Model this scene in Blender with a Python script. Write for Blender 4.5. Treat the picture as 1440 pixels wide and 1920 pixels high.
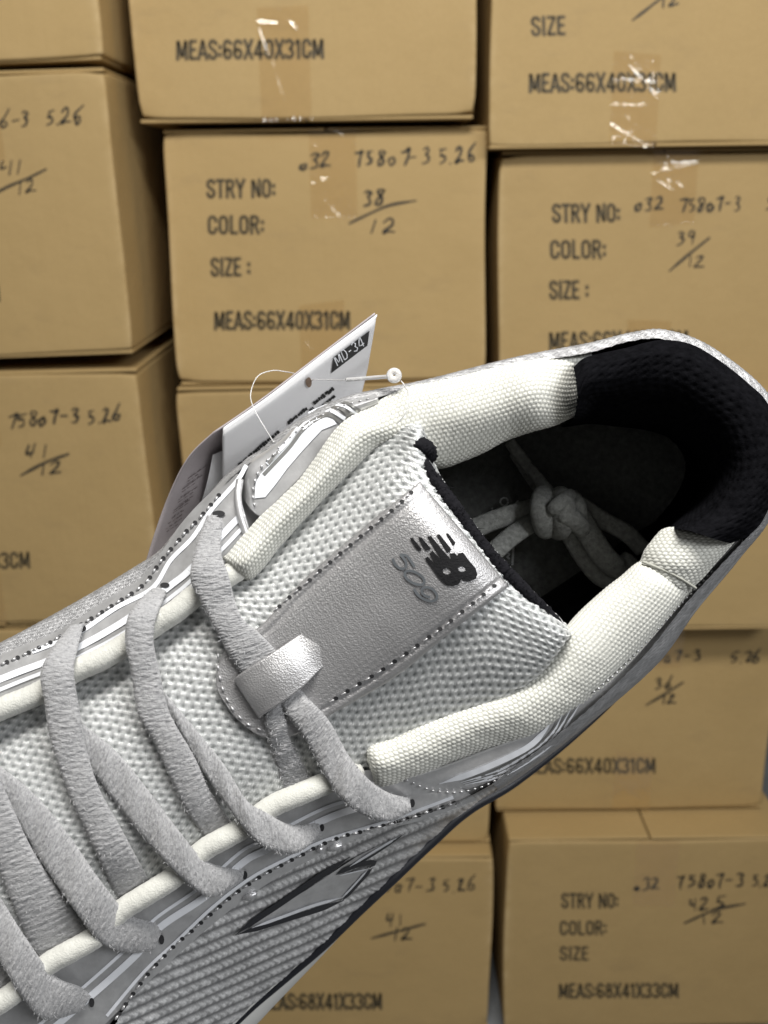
import bpy, bmesh, math, random
import numpy as np
from mathutils import Matrix, Vector, kdtree, geometry

rng = np.random.default_rng(7)
random.seed(7)
scene = bpy.context.scene
for o in list(bpy.data.objects):
    bpy.data.objects.remove(o)

# ------------------------------------------------------------------ camera
F_PX = 2000.0                       # focal length in photo pixels (1440 x 1920 frame)
CAM = Vector((0.0, 0.0, 1.26))
PITCH, ROLL, YAW = 17.0, -0.8, 0.0
ROT = (Matrix.Rotation(math.radians(YAW), 3, 'Z') @ Matrix.Rotation(math.radians(90 - PITCH), 3, 'X')
       @ Matrix.Rotation(math.radians(ROLL), 3, 'Z'))
cam_d = bpy.data.cameras.new('camera')
cam = bpy.data.objects.new('camera', cam_d)
scene.collection.objects.link(cam)
cam.matrix_world = Matrix.Translation(CAM) @ ROT.to_4x4()
cam_d.sensor_fit = 'VERTICAL'
cam_d.sensor_height = 36.0
cam_d.sensor_width = 27.0
cam_d.lens = F_PX / 1920 * 36.0
cam_d.clip_start = 0.01
cam_d.clip_end = 60
cam_d.dof.use_dof = True
cam_d.dof.focus_distance = 0.215
cam_d.dof.aperture_fstop = 34.0
scene.camera = cam

# ------------------------------------------------------------------ light
world = bpy.data.worlds.new('World')
scene.world = world
world.use_nodes = True
bg = world.node_tree.nodes['Background']
bg.inputs[0].default_value = (1.0, 0.98, 0.95, 1)
bg.inputs[1].default_value = 0.11


def area(name, loc, target, sx, sy, power, col=(1, 1, 1)):
    d = bpy.data.lights.new(name, 'AREA')
    d.shape = 'RECTANGLE'
    d.size, d.size_y, d.energy, d.color = sx, sy, power, col
    o = bpy.data.objects.new(name, d)
    scene.collection.objects.link(o)
    o.location = loc
    o.rotation_euler = (Vector(target) - Vector(loc)).to_track_quat('-Z', 'Y').to_euler()
    return o


area('ceiling_lamp', (0.06, -0.14, 2.42), (0.0, 0.75, 1.2), 0.8, 0.3, 33, (1.0, 0.975, 0.93))
area('ceiling_lamp', (1.15, -0.75, 2.1), (0.1, 0.4, 1.2), 1.0, 0.4, 21, (0.97, 0.985, 1.0))

scene.view_settings.view_transform = 'Standard'
scene.view_settings.look = 'None'
scene.view_settings.exposure = 0.0
scene.view_settings.gamma = 1.0
try:
    scene.view_settings.use_curve_mapping = False
except Exception:
    pass

# ------------------------------------------------------------------ helpers
R3 = np.array(ROT)
C3 = np.array(CAM)
D0 = 0.215                          # distance of the instep from the lens, metres


def rays(px, py):
    v = np.stack([(np.asarray(px, float) - 720) / F_PX, -(np.asarray(py, float) - 960) / F_PX,
                  -np.ones_like(np.asarray(px, float))], -1)
    return v @ R3.T


def W(P):
    """(…,3) array of measured photo x, photo y and height in mm above the instep -> world point"""
    P = np.asarray(P, float)
    return C3 + rays(P[..., 0], P[..., 1]) * (D0 - P[..., 2:3] / 1000.0)


def on_plane(px, py, D):
    r = rays(px, py)
    t = D / r[..., 1:2]
    return C3 + r * t


def cr(P, t):
    P = np.asarray(P, float)
    k = len(P)
    if k == 1:
        return np.repeat(P, len(t), 0)
    t = np.clip(np.asarray(t, float), 0, k - 1)
    i = np.minimum(t.astype(int), k - 2)
    f = (t - i)
    f = f.reshape(f.shape + (1,) * (P.ndim - 1))
    E = np.concatenate([[2 * P[0] - P[1]], P, [2 * P[-1] - P[-2]]], 0)
    a, b, c, d = E[i], E[i + 1], E[i + 2], E[i + 3]
    return 0.5 * (2 * b + (c - a) * f + (2 * a - 5 * b + 4 * c - d) * f ** 2 + (3 * b - a - 3 * c + d) * f ** 3)


def arc(P, n):
    """resample a smooth curve through P at n points evenly along its length"""
    P = np.asarray(P, float)
    q = cr(P, np.linspace(0, len(P) - 1, max(60, 24 * len(P))))
    s = np.concatenate([[0], np.cumsum(np.linalg.norm(np.diff(q[:, :2], axis=0), axis=1))])
    x = np.linspace(0, s[-1], n)
    return np.stack([np.interp(x, s, q[:, j]) for j in range(q.shape[1])], 1)


def loft(rows, nu, nv, by_arc=True, tv=None):
    A = np.stack([arc(r, nu) if by_arc else cr(r, np.linspace(0, len(r) - 1, nu)) for r in rows], 0)
    if tv is None:
        tv = np.linspace(0, len(rows) - 1, nv)
    return cr(A, tv)


def new_obj(name, me, mats, parent):
    o = bpy.data.objects.new(name, me)
    for m in (mats if isinstance(mats, (list, tuple)) else [mats]):
        me.materials.append(m)
    scene.collection.objects.link(o)
    if parent is not None:
        o.parent = parent
    return o


def raw_mesh(name, V, Fc, mats, parent=None, smooth=True, uv=None, mask=None, midx=None):
    me = bpy.data.meshes.new(name)
    V = np.asarray(V, float)
    if parent is not None:
        V = V - np.array(world_loc(parent))
    me.from_pydata(V.tolist(), [], [tuple(f) for f in Fc])
    if smooth:
        me.polygons.foreach_set('use_smooth', np.ones(len(me.polygons), bool))
    if uv is not None:
        l = me.uv_layers.new(name='UVMap')
        vi = np.zeros(len(me.loops), int)
        me.loops.foreach_get('vertex_index', vi)
        l.data.foreach_set('uv', np.asarray(uv, float)[vi].ravel())
    if mask is not None:
        a = me.attributes.new('mask', 'FLOAT', 'POINT')
        a.data.foreach_set('value', np.asarray(mask, float).ravel())
    o = new_obj(name, me, mats, parent)
    if midx is not None:
        me.polygons.foreach_set('material_index', np.asarray(midx, int))
    me.update()
    return o


def world_loc(o):
    v = Vector(o.location)
    while o.parent is not None:
        o = o.parent
        v = v + o.location
    return v


def grid_faces(nv, nu, off=0, wrap=False):
    f = []
    for i in range(nv - 1):
        for j in range(nu - 1):
            a = off + i * nu + j
            f.append((a, a + 1, a + nu + 1, a + nu))
        if wrap:
            a = off + i * nu
            f.append((a + nu - 1, a, a + nu, a + 2 * nu - 1))
    return f


def metric(Wg):
    du = np.linalg.norm(np.diff(Wg, axis=1), axis=2) * 1000
    dv = np.linalg.norm(np.diff(Wg, axis=0), axis=2) * 1000
    U = np.concatenate([np.zeros((Wg.shape[0], 1)), np.cumsum(du, 1)], 1)
    U = U - U[:, [U.shape[1] // 2]]
    V = np.concatenate([np.zeros((1, Wg.shape[1])), np.cumsum(dv, 0)], 0)
    return U, V


def normals(Wg):
    n = np.cross(np.gradient(Wg, axis=1), np.gradient(Wg, axis=0))
    n /= np.linalg.norm(n, axis=2, keepdims=True) + 1e-12
    if np.mean(np.sum(n * (C3 - Wg), 2)) < 0:
        n = -n
    return n


def sheet(name, G, mat, parent, disp=None, edge=0.0):
    """a measured grid -> smooth mesh with millimetre UVs and real relief"""
    Wg = W(G)
    U, V = metric(Wg)
    N = normals(Wg)
    flip = np.sum(N * np.cross(np.gradient(Wg, axis=1), np.gradient(Wg, axis=0)), 2).mean() < 0
    mask = None
    if disp is not None:
        d, mask = disp(Wg) if getattr(disp, 'solid', False) else disp(U, V)
        Wg = Wg + N * d[..., None] / 1000.0
    if edge:
        e = np.zeros(Wg.shape[:2])
        e[0, :] = e[-1, :] = 1
        e[:, 0] = e[:, -1] = 1
        Wg = Wg - N * (e * edge / 1000.0)[..., None]
    nv, nu = Wg.shape[:2]
    fc = grid_faces(nv, nu)
    o = raw_mesh(name, Wg.reshape(-1, 3), [q[::-1] for q in fc] if flip else fc, mat, parent,
                 uv=np.stack([U, V], -1).reshape(-1, 2) / 100.0,
                 mask=None if mask is None else mask.ravel())
    return o


class Surf:
    """height look-up over a measured grid"""
    def __init__(s, G, step=3):
        p = G[::step, ::step].reshape(-1, 3)
        s.h = p[:, 2]
        s.kd = kdtree.KDTree(len(p))
        for i, q in enumerate(p):
            s.kd.insert((q[0], q[1], 0), i)
        s.kd.balance()

    def __call__(s, x, y):
        w = z = 0.0
        for co, i, d in s.kd.find_n((x, y, 0), 5):
            k = 1.0 / (d * d + 0.5)
            w += k
            z += k * s.h[i]
        return z / w

    def lay(s, pts, eps):
        return np.array([(p[0], p[1], s(p[0], p[1]) + eps) for p in pts])


def tube_geo(P, r, seg=10, flat=1.0, cap=True, off=0):
    """world points P, radius r (m, scalar or array) -> verts, faces"""
    P = np.asarray(P, float)
    n = len(P)
    r = np.broadcast_to(np.asarray(r, float), (n,))
    T = np.gradient(P, axis=0)
    T /= np.linalg.norm(T, axis=1, keepdims=True) + 1e-12
    view = C3 - P
    A = view - np.sum(view * T, 1, keepdims=True) * T
    A /= np.linalg.norm(A, axis=1, keepdims=True) + 1e-12
    B = np.cross(T, A)
    ph = np.linspace(0, 2 * math.pi, seg, endpoint=False)
    V = (P[:, None] + (np.cos(ph)[None, :, None] * B[:, None] + flat * np.sin(ph)[None, :, None] * A[:, None]) * r[:, None, None])
    Fc = grid_faces(n, seg, off, wrap=True)
    V = V.reshape(-1, 3)
    if cap:
        Fc.append(tuple(off + i for i in range(seg))[::-1])
        Fc.append(tuple(off + (n - 1) * seg + i for i in range(seg)))
    return V, Fc


def tube(name, pts, r_mm, mat, parent, n=80, seg=12, flat=1.0, noise=0.0, round_ends=False):
    q = arc(pts, n) if len(pts) > 2 else np.stack([np.linspace(a, b, n) for a, b in zip(pts[0], pts[1])], 1)
    r = np.full(n, r_mm / 1000.0)
    if round_ends:
        t = np.linspace(0, 1, n)
        e = np.minimum(t, 1 - t) * n / seg * 1.2
        r = r * np.sqrt(np.clip(1 - (1 - np.clip(e, 0, 1)) ** 2, 0.02, 1))
    V, Fc = tube_geo(W(q), r, seg, flat)
    if noise:
        V = V + rng.normal(0, noise / 1000.0, V.shape)
    return raw_mesh(name, V, Fc, mat, parent)


def merge(parts):
    V, Fc, M = [], [], []
    o = 0
    for p in parts:
        v, f = p[0], p[1]
        V.append(v)
        Fc += [tuple(i + o for i in q) for q in f]
        M += [p[2] if len(p) > 2 else 0] * len(f)
        o += len(v)
    return np.concatenate(V, 0), Fc, M


def ribbon_px(pts, w, surf, eps, taper=False):
    """printed line of width w (photo px) laid on a surface"""
    pts = np.asarray(pts, float)
    L = np.sum(np.linalg.norm(np.diff(pts[:, :2], axis=0), axis=1))
    n = max(4, int(L / 5))
    q = arc(pts, n) if len(pts) > 2 else np.stack([np.linspace(pts[0][j], pts[1][j], n) for j in range(2)], 1)
    t = np.gradient(q[:, :2], axis=0)
    t /= np.linalg.norm(t, axis=1, keepdims=True) + 1e-9
    nn = np.stack([-t[:, 1], t[:, 0]], 1)
    ww = np.full(n, w / 2.0)
    if taper:
        x = np.linspace(0, 1, n)
        ww = ww * np.clip(np.minimum(x, 1 - x) * 6, 0.15, 1)
    a, b = q[:, :2] + nn * ww[:, None], q[:, :2] - nn * ww[:, None]
    V = np.concatenate([W(surf.lay(a, eps)), W(surf.lay(b, eps))], 0)
    return V, [(i, i + 1, n + i + 1, n + i) for i in range(n - 1)]


def poly_px(loops, surf, eps, cuts=2):
    """printed area (outer loop and holes, photo px) laid on a surface"""
    bm = bmesh.new()
    vs = []
    for l in loops:
        vs += [bm.verts.new((p[0], p[1], 0)) for p in l]
    for t in geometry.tessellate_polygon([[Vector((p[0], p[1], 0)) for p in l] for l in loops]):
        try:
            bm.faces.new([vs[i] for i in t])
        except ValueError:
            pass
    for _ in range(cuts):
        long = [e for e in bm.edges if e.calc_length() > 9]
        if long:
            bmesh.ops.subdivide_edges(bm, edges=long, cuts=1, use_grid_fill=False)
            bmesh.ops.triangulate(bm, faces=[f for f in bm.faces if len(f.verts) > 3])
    bm.verts.index_update()
    V = W(surf.lay([(v.co.x, v.co.y) for v in bm.verts], eps))
    Fc = [tuple(v.index for v in f.verts) for f in bm.faces]
    bm.free()
    return V, Fc


def empty(name, loc, label=None, cat=None, group=None):
    o = bpy.data.objects.new(name, None)
    o.empty_display_size = 0.02
    scene.collection.objects.link(o)
    o.location = loc
    if label:
        o['label'] = label
    if cat:
        o['category'] = cat
    if group:
        o['group'] = group
    return o


# ------------------------------------------------------------------ materials
class NT:
    def __init__(s, name):
        s.m = bpy.data.materials.new(name)
        s.m.use_nodes = True
        s.t = s.m.node_tree
        s.b = s.t.nodes['Principled BSDF']
        s.out = s.t.nodes['Material Output']

    def n(s, typ, **kw):
        x = s.t.nodes.new(typ)
        for k, v in kw.items():
            if k.startswith('i_'):
                x.inputs[k[2:].replace('_', ' ')].default_value = v
            else:
                setattr(x, k, v)
        return x

    def l(s, a, b):
        s.t.links.new(a, b)

    def coords(s, kind='UV', scale=(1, 1, 1), rot=0):
        tc = s.n('ShaderNodeTexCoord')
        mp = s.n('ShaderNodeMapping')
        mp.inputs['Scale'].default_value = scale
        mp.inputs['Rotation'].default_value = (0, 0, rot)
        s.l(tc.outputs[kind], mp.inputs[0])
        return mp.outputs[0]

    def noise(s, vec, scale, detail=3, rough=0.55):
        x = s.n('ShaderNodeTexNoise')
        x.inputs['Scale'].default_value = scale
        x.inputs['Detail'].default_value = detail
        x.inputs['Roughness'].default_value = rough
        s.l(vec, x.inputs['Vector'])
        return x.outputs['Fac']

    def ramp(s, fac, stops):
        r = s.n('ShaderNodeValToRGB')
        e = r.color_ramp.elements
        e[0].position, e[0].color = stops[0][0], (*stops[0][1], 1)
        e[1].position, e[1].color = stops[-1][0], (*stops[-1][1], 1)
        for p, c in stops[1:-1]:
            k = e.new(p)
            k.color = (*c, 1)
        s.l(fac, r.inputs[0])
        return r.outputs[0]

    def bump(s, h, strength, dist, base=None):
        b = s.n('ShaderNodeBump')
        b.inputs['Strength'].default_value = strength
        b.inputs['Distance'].default_value = dist
        s.l(h, b.inputs['Height'])
        if base is not None:
            s.l(base, b.inputs['Normal'])
        s.l(b.outputs[0], s.b.inputs['Normal'])
        return b.outputs[0]

    def set(s, **kw):
        for k, v in kw.items():
            s.b.inputs[k.replace('_', ' ')].default_value = v
        return s

    def mixc(s, fac, a, b):
        x = s.n('ShaderNodeMix', data_type='RGBA')
        s.l(fac, x.inputs[0]) if not isinstance(fac, float) else setattr(x.inputs[0], 'default_value', fac)
        for v, i in ((a, 6), (b, 7)):
            if isinstance(v, tuple):
                x.inputs[i].default_value = (*v, 1)
            else:
                s.l(v, x.inputs[i])
        return x.outputs[2]


def mat_cardboard():
    m = NT('cardboard')
    tc = m.n('ShaderNodeTexCoord')
    info = m.n('ShaderNodeObjectInfo')
    off = m.n('ShaderNodeVectorMath', operation='ADD')
    m.l(tc.outputs['Object'], off.inputs[0])
    sc = m.n('ShaderNodeVectorMath', operation='SCALE')
    sc.inputs[3].default_value = 37.0
    cmb = m.n('ShaderNodeCombineXYZ')
    for i in range(3):
        m.l(info.outputs['Random'], cmb.inputs[i])
    m.l(cmb.outputs[0], sc.inputs[0])
    m.l(sc.outputs[0], off.inputs[1])
    v = off.outputs[0]

    def mp(scale):
        x = m.n('ShaderNodeMapping')
        x.inputs['Scale'].default_value = scale
        m.l(v, x.inputs[0])
        return x.outputs[0]
    big = m.noise(v, 4.5, 5, 0.62)
    flute = m.noise(mp((130, 130, 3)), 1.0, 2, 0.5)
    fib = m.noise(mp((60, 60, 260)), 4.0, 3, 0.6)
    fine = m.noise(v, 420.0, 3, 0.7)
    c1 = m.ramp(big, [(0.25, (0.385, 0.266, 0.114)), (0.5, (0.445, 0.311, 0.138)), (0.8, (0.485, 0.345, 0.160))])
    c2 = m.mixc(fib, c1, (0.43, 0.300, 0.132))
    c3 = m.mixc(m.ramp(fine, [(0.35, (0, 0, 0)), (0.75, (0.25, 0.25, 0.25))]), c2, (0.29, 0.195, 0.085))
    # soft scuffs and the pale rubbed edge of every crease
    scuff = m.ramp(m.noise(mp((5, 5, 14)), 2.2, 6, 0.7), [(0.56, (0, 0, 0)), (0.74, (0.55, 0.55, 0.55))])
    c4 = m.mixc(scuff, c3, (0.35, 0.245, 0.115))
    a = m.n('ShaderNodeAttribute', attribute_name='mask')
    wear = m.n('ShaderNodeMath', operation='MULTIPLY')
    m.l(a.outputs['Fac'], wear.inputs[0])
    m.l(m.ramp(m.noise(v, 38, 4, 0.7), [(0.38, (0, 0, 0)), (0.62, (0.8, 0.8, 0.8))]), wear.inputs[1])
    c5 = m.mixc(wear.outputs[0], c4, (0.55, 0.41, 0.215))
    # boards differ a little from carton to carton
    hsv = m.n('ShaderNodeHueSaturation')
    mr = m.n('ShaderNodeMapRange')
    mr.inputs['To Min'].default_value = 0.92
    mr.inputs['To Max'].default_value = 1.06
    m.l(info.outputs['Random'], mr.inputs[0])
    m.l(mr.outputs[0], hsv.inputs['Value'])
    m.l(c5, hsv.inputs['Color'])
    m.l(hsv.outputs[0], m.b.inputs['Base Color'])
    m.set(Roughness=0.66)
    m.b.inputs['Specular IOR Level'].default_value = 0.28
    b1 = m.bump(m.noise(v, 9.0, 4), 0.5, 0.006)
    b2 = m.bump(flute, 0.22, 0.0012, b1)
    m.bump(fine, 0.18, 0.0006, b2)
    return m.m


def mat_simple(name, col, rough=0.5, metal=0.0, spec=0.5, noise_scale=None, noise_amt=0.2, bump=0.0, bump_scale=3000, sheen=0.0):
    m = NT(name)
    v = m.coords('Object')
    if noise_scale:
        f = m.noise(v, noise_scale, 4, 0.65)
        a = tuple(max(0, c * (1 - noise_amt)) for c in col)
        b = tuple(min(1, c * (1 + noise_amt)) for c in col)
        m.l(m.ramp(f, [(0.3, a), (0.7, b)]), m.b.inputs['Base Color'])
    else:
        m.b.inputs['Base Color'].default_value = (*col, 1)
    m.set(Roughness=rough, Metallic=metal)
    m.b.inputs['Specular IOR Level'].default_value = spec
    if sheen:
        m.b.inputs['Sheen Weight'].default_value = sheen
        m.b.inputs['Sheen Roughness'].default_value = 0.6
    if bump:
        m.bump(m.noise(v, bump_scale, 3, 0.6), bump, 0.0004)
    return m.m


def mat_ink(name, col, cover=0.5, scale=900):
    """ink that has worn thin in places and lets the board show through"""
    m = NT(name)
    v = m.coords('Object')
    f = m.noise(v, scale, 3, 0.7)
    m.b.inputs['Base Color'].default_value = (*col, 1)
    m.set(Roughness=0.6)
    m.l(m.ramp(f, [(cover - 0.18, (1, 1, 1)), (cover + 0.2, (0.45, 0.45, 0.45))]), m.b.inputs['Alpha'])
    return m.m


def mat_tape():
    m = NT('clear_tape')
    v = m.coords('Object')
    gl = m.n('ShaderNodeBsdfGlossy')
    gl.inputs['Roughness'].default_value = 0.11
    gl.inputs['Color'].default_value = (0.10, 0.098, 0.093, 1)
    tr = m.n('ShaderNodeBsdfTransparent')
    tr.inputs['Color'].default_value = (0.93, 0.905, 0.86, 1)
    mx = m.n('ShaderNodeAddShader')
    b = m.n('ShaderNodeBump')
    b.inputs['Strength'].default_value = 0.6
    b.inputs['Distance'].default_value = 0.002
    m.l(m.noise(v, 60, 3), b.inputs['Height'])
    m.l(b.outputs[0], gl.inputs['Normal'])
    m.l(tr.outputs[0], mx.inputs[0])
    m.l(gl.outputs[0], mx.inputs[1])
    m.l(mx.outputs[0], m.out.inputs[0])
    return m.m


def mat_masked(name, hole, thread, rough=0.4, metal=0.0, var=0.15, sheen=0.0, nscale=900, bump=0.25, ground=None):
    """woven cloth: the mask says where the thread lies and where the backing shows, plus painted sparkle on the ribs"""
    m = NT(name)
    a = m.n('ShaderNodeAttribute', attribute_name='mask')
    v = m.coords('Object')
    f = m.noise(v, nscale, 3, 0.6)
    t = m.ramp(f, [(0.3, tuple(c * (1 - var) for c in thread)), (0.7, tuple(min(1, c * (1 + var)) for c in thread))])
    if ground is None:
        m.l(m.mixc(a.outputs['Fac'], hole, t), m.b.inputs['Base Color'])
    else:
        lo_ = m.n('ShaderNodeMapRange')
        lo_.inputs['From Max'].default_value = 0.45
        m.l(a.outputs['Fac'], lo_.inputs[0])
        hi_ = m.n('ShaderNodeMapRange')
        hi_.inputs['From Min'].default_value = 0.45
        m.l(a.outputs['Fac'], hi_.inputs[0])
        m.l(m.mixc(hi_.outputs[0], m.mixc(lo_.outputs[0], hole, ground), t), m.b.inputs['Base Color'])
    m.set(Roughness=rough, Metallic=metal)
    if sheen:
        m.b.inputs['Sheen Weight'].default_value = sheen
    m.bump(m.noise(v, 4200, 2, 0.5), bump, 0.0003)
    return m.m


def mat_leather():
    m = NT('silver_leather')
    v = m.coords('Object')
    f = m.noise(v, 140, 3)
    m.l(m.ramp(f, [(0.3, (0.43, 0.425, 0.43)), (0.7, (0.49, 0.485, 0.49))]), m.b.inputs['Base Color'])
    m.set(Roughness=0.42, Metallic=0.7)
    vo = m.n('ShaderNodeTexVoronoi')
    vo.inputs['Scale'].default_value = 2600
    m.l(v, vo.inputs['Vector'])
    b1 = m.bump(vo.outputs['Distance'], 0.32, 0.0002)
    m.bump(m.noise(v, 3400, 3, 0.7), 0.42, 0.0002, b1)
    return m.m


def mat_lace():
    m = NT('grey_lace')
    v = m.coords('UV', (1, 1, 1))
    o = m.coords('Object')
    f1 = m.noise(m.coords('UV', (3.2, 1.1, 1)), 8.0, 5, 0.7)
    f2 = m.noise(o, 1800, 3, 0.7)
    c = m.ramp(f1, [(0.32, (0.15, 0.15, 0.158)), (0.68, (0.43, 0.43, 0.435))])
    m.l(m.mixc(m.ramp(f2, [(0.35, (0, 0, 0)), (0.7, (0.6, 0.6, 0.6))]), c, (0.38, 0.38, 0.39)), m.b.inputs['Base Color'])
    m.set(Roughness=0.7)
    m.b.inputs['Sheen Weight'].default_value = 0.35
    b1 = m.bump(f1, 0.6, 0.0006)
    m.bump(f2, 0.5, 0.0004, b1)
    return m.m


M = {}
M['card'] = mat_cardboard()
M['card_edge'] = mat_simple('cardboard_edge', (0.33, 0.22, 0.10), 0.85, noise_scale=90, noise_amt=0.25, spec=0.2)
M['print'] = mat_ink('printed_ink', (0.070, 0.056, 0.032), 0.52, 420)
M['pen'] = mat_ink('marker_ink', (0.034, 0.029, 0.021), 0.66, 400)
M['tape'] = mat_tape()
M['floor'] = mat_simple('concrete', (0.22, 0.23, 0.24), 0.7, noise_scale=6, noise_amt=0.2)
M['added_back_wall'] = mat_simple('gap_black', (0.03, 0.027, 0.023), 0.9, noise_scale=3, noise_amt=0.1)  # near black so the gaps between cartons stay dark
M['leather'] = mat_leather()
M['overlay'] = mat_simple('silver_film', (0.60, 0.60, 0.605), 0.36, 0.6, noise_scale=300, noise_amt=0.12, bump=0.12, bump_scale=900)
M['collar'] = mat_masked('off_white_knit', (0.36, 0.36, 0.32), (0.70, 0.70, 0.65), 0.72, 0.0, 0.06, 0.25, 1500, 0.35)
M['mesh'] = mat_masked('silver_mesh', (0.13, 0.14, 0.138), (0.89, 0.897, 0.895), 0.24, 0.22, 0.15, 0.0, 900, 0.5, (0.455, 0.466, 0.464))
M['knit'] = mat_masked('silver_rib_knit', (0.17, 0.17, 0.175), (0.90, 0.90, 0.91), 0.30, 0.12, 0.3, 0.0, 900, 0.8)
M['rim'] = mat_masked('silver_rim', (0.22, 0.22, 0.225), (0.58, 0.58, 0.59), 0.36, 0.35, 0.4, 0.0, 420, 0.8)
M['black'] = mat_simple('black_lining', (0.0055, 0.0055, 0.0065), 0.95, spec=0.0, bump=0.5, bump_scale=1600, noise_scale=500, noise_amt=0.4)
M['terry'] = mat_simple('black_terry', (0.008, 0.0078, 0.010), 0.9, spec=0.15, bump=0.6, bump_scale=2500)
M['insole'] = mat_simple('insole_cloth', (0.12, 0.123, 0.118), 0.85, spec=0.2, bump=0.4, bump_scale=2500, noise_scale=700, noise_amt=0.3)
M['cord'] = mat_simple('white_cord', (0.54, 0.54, 0.50), 0.9, spec=0.2, bump=0.5, bump_scale=2600, noise_scale=900, noise_amt=0.06, sheen=0.4)
M['white'] = mat_simple('white_print', (0.80, 0.82, 0.86), 0.45)
M['grey_print'] = mat_simple('grey_print', (0.23, 0.23, 0.225), 0.4, 0.4)
M['text_grey'] = mat_simple('grey_lettering', (0.10, 0.11, 0.12), 0.55)
M['flock'] = mat_simple('black_flock', (0.009, 0.009, 0.010), 0.85, spec=0.25, bump=0.6, bump_scale=1400)
M['thread'] = mat_simple('silver_thread', (0.50, 0.50, 0.51), 0.3, 0.55, noise_scale=2500, noise_amt=0.3)
M['hole'] = mat_simple('needle_hole', (0.02, 0.02, 0.022), 0.8)
M['lace'] = mat_lace()
M['fuzz'] = mat_simple('lace_fibre', (0.40, 0.40, 0.41), 0.6)
M['rubber'] = mat_simple('black_rubber', (0.012, 0.013, 0.018), 0.5)
M['foam'] = mat_simple('midsole_foam', (0.60, 0.60, 0.58), 0.55, noise_scale=60, noise_amt=0.05)
M['paper'] = mat_simple('white_card', (0.72, 0.72, 0.73), 0.5, noise_scale=200, noise_amt=0.02)
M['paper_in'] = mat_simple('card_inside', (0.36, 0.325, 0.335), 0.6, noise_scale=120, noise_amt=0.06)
M['tagink'] = mat_simple('tag_ink', (0.02, 0.02, 0.02), 0.5)
M['faint'] = mat_simple('faint_ink', (0.17, 0.145, 0.145), 0.6)
M['mesh_white'] = M['paper']
pl = NT('clear_plastic')
pl.b.inputs['Base Color'].default_value = (0.95, 0.95, 0.95, 1)
pl.set(Roughness=0.22, IOR=1.2)
pl.b.inputs['Transmission Weight'].default_value = 0.55
M['plastic'] = pl.m

# ------------------------------------------------------------------ setting
def quad(name, pts, mat, kind):
    o = raw_mesh(name, pts, [(0, 1, 2, 3)], mat, None, smooth=False)
    o['kind'] = kind
    return o


quad('floor', [(-4, -4, 0), (4, -4, 0), (4, 2.3, 0), (-4, 2.3, 0)], M['floor'], 'structure')
quad('added_back_wall', [(-4, 2.3, 0), (4, 2.3, 0), (4, 2.3, 3.2), (-4, 2.3, 3.2)], M['added_back_wall'], 'structure')  # unseen back wall, added to stop light leaking into the carton gaps

# ------------------------------------------------------------------ stroke lettering
def circ(cx, cy, rx, ry, a0, a1, n=14):
    return [(cx + rx * math.cos(math.radians(a)), cy + ry * math.sin(math.radians(a))) for a in np.linspace(a0, a1, n)]


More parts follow.
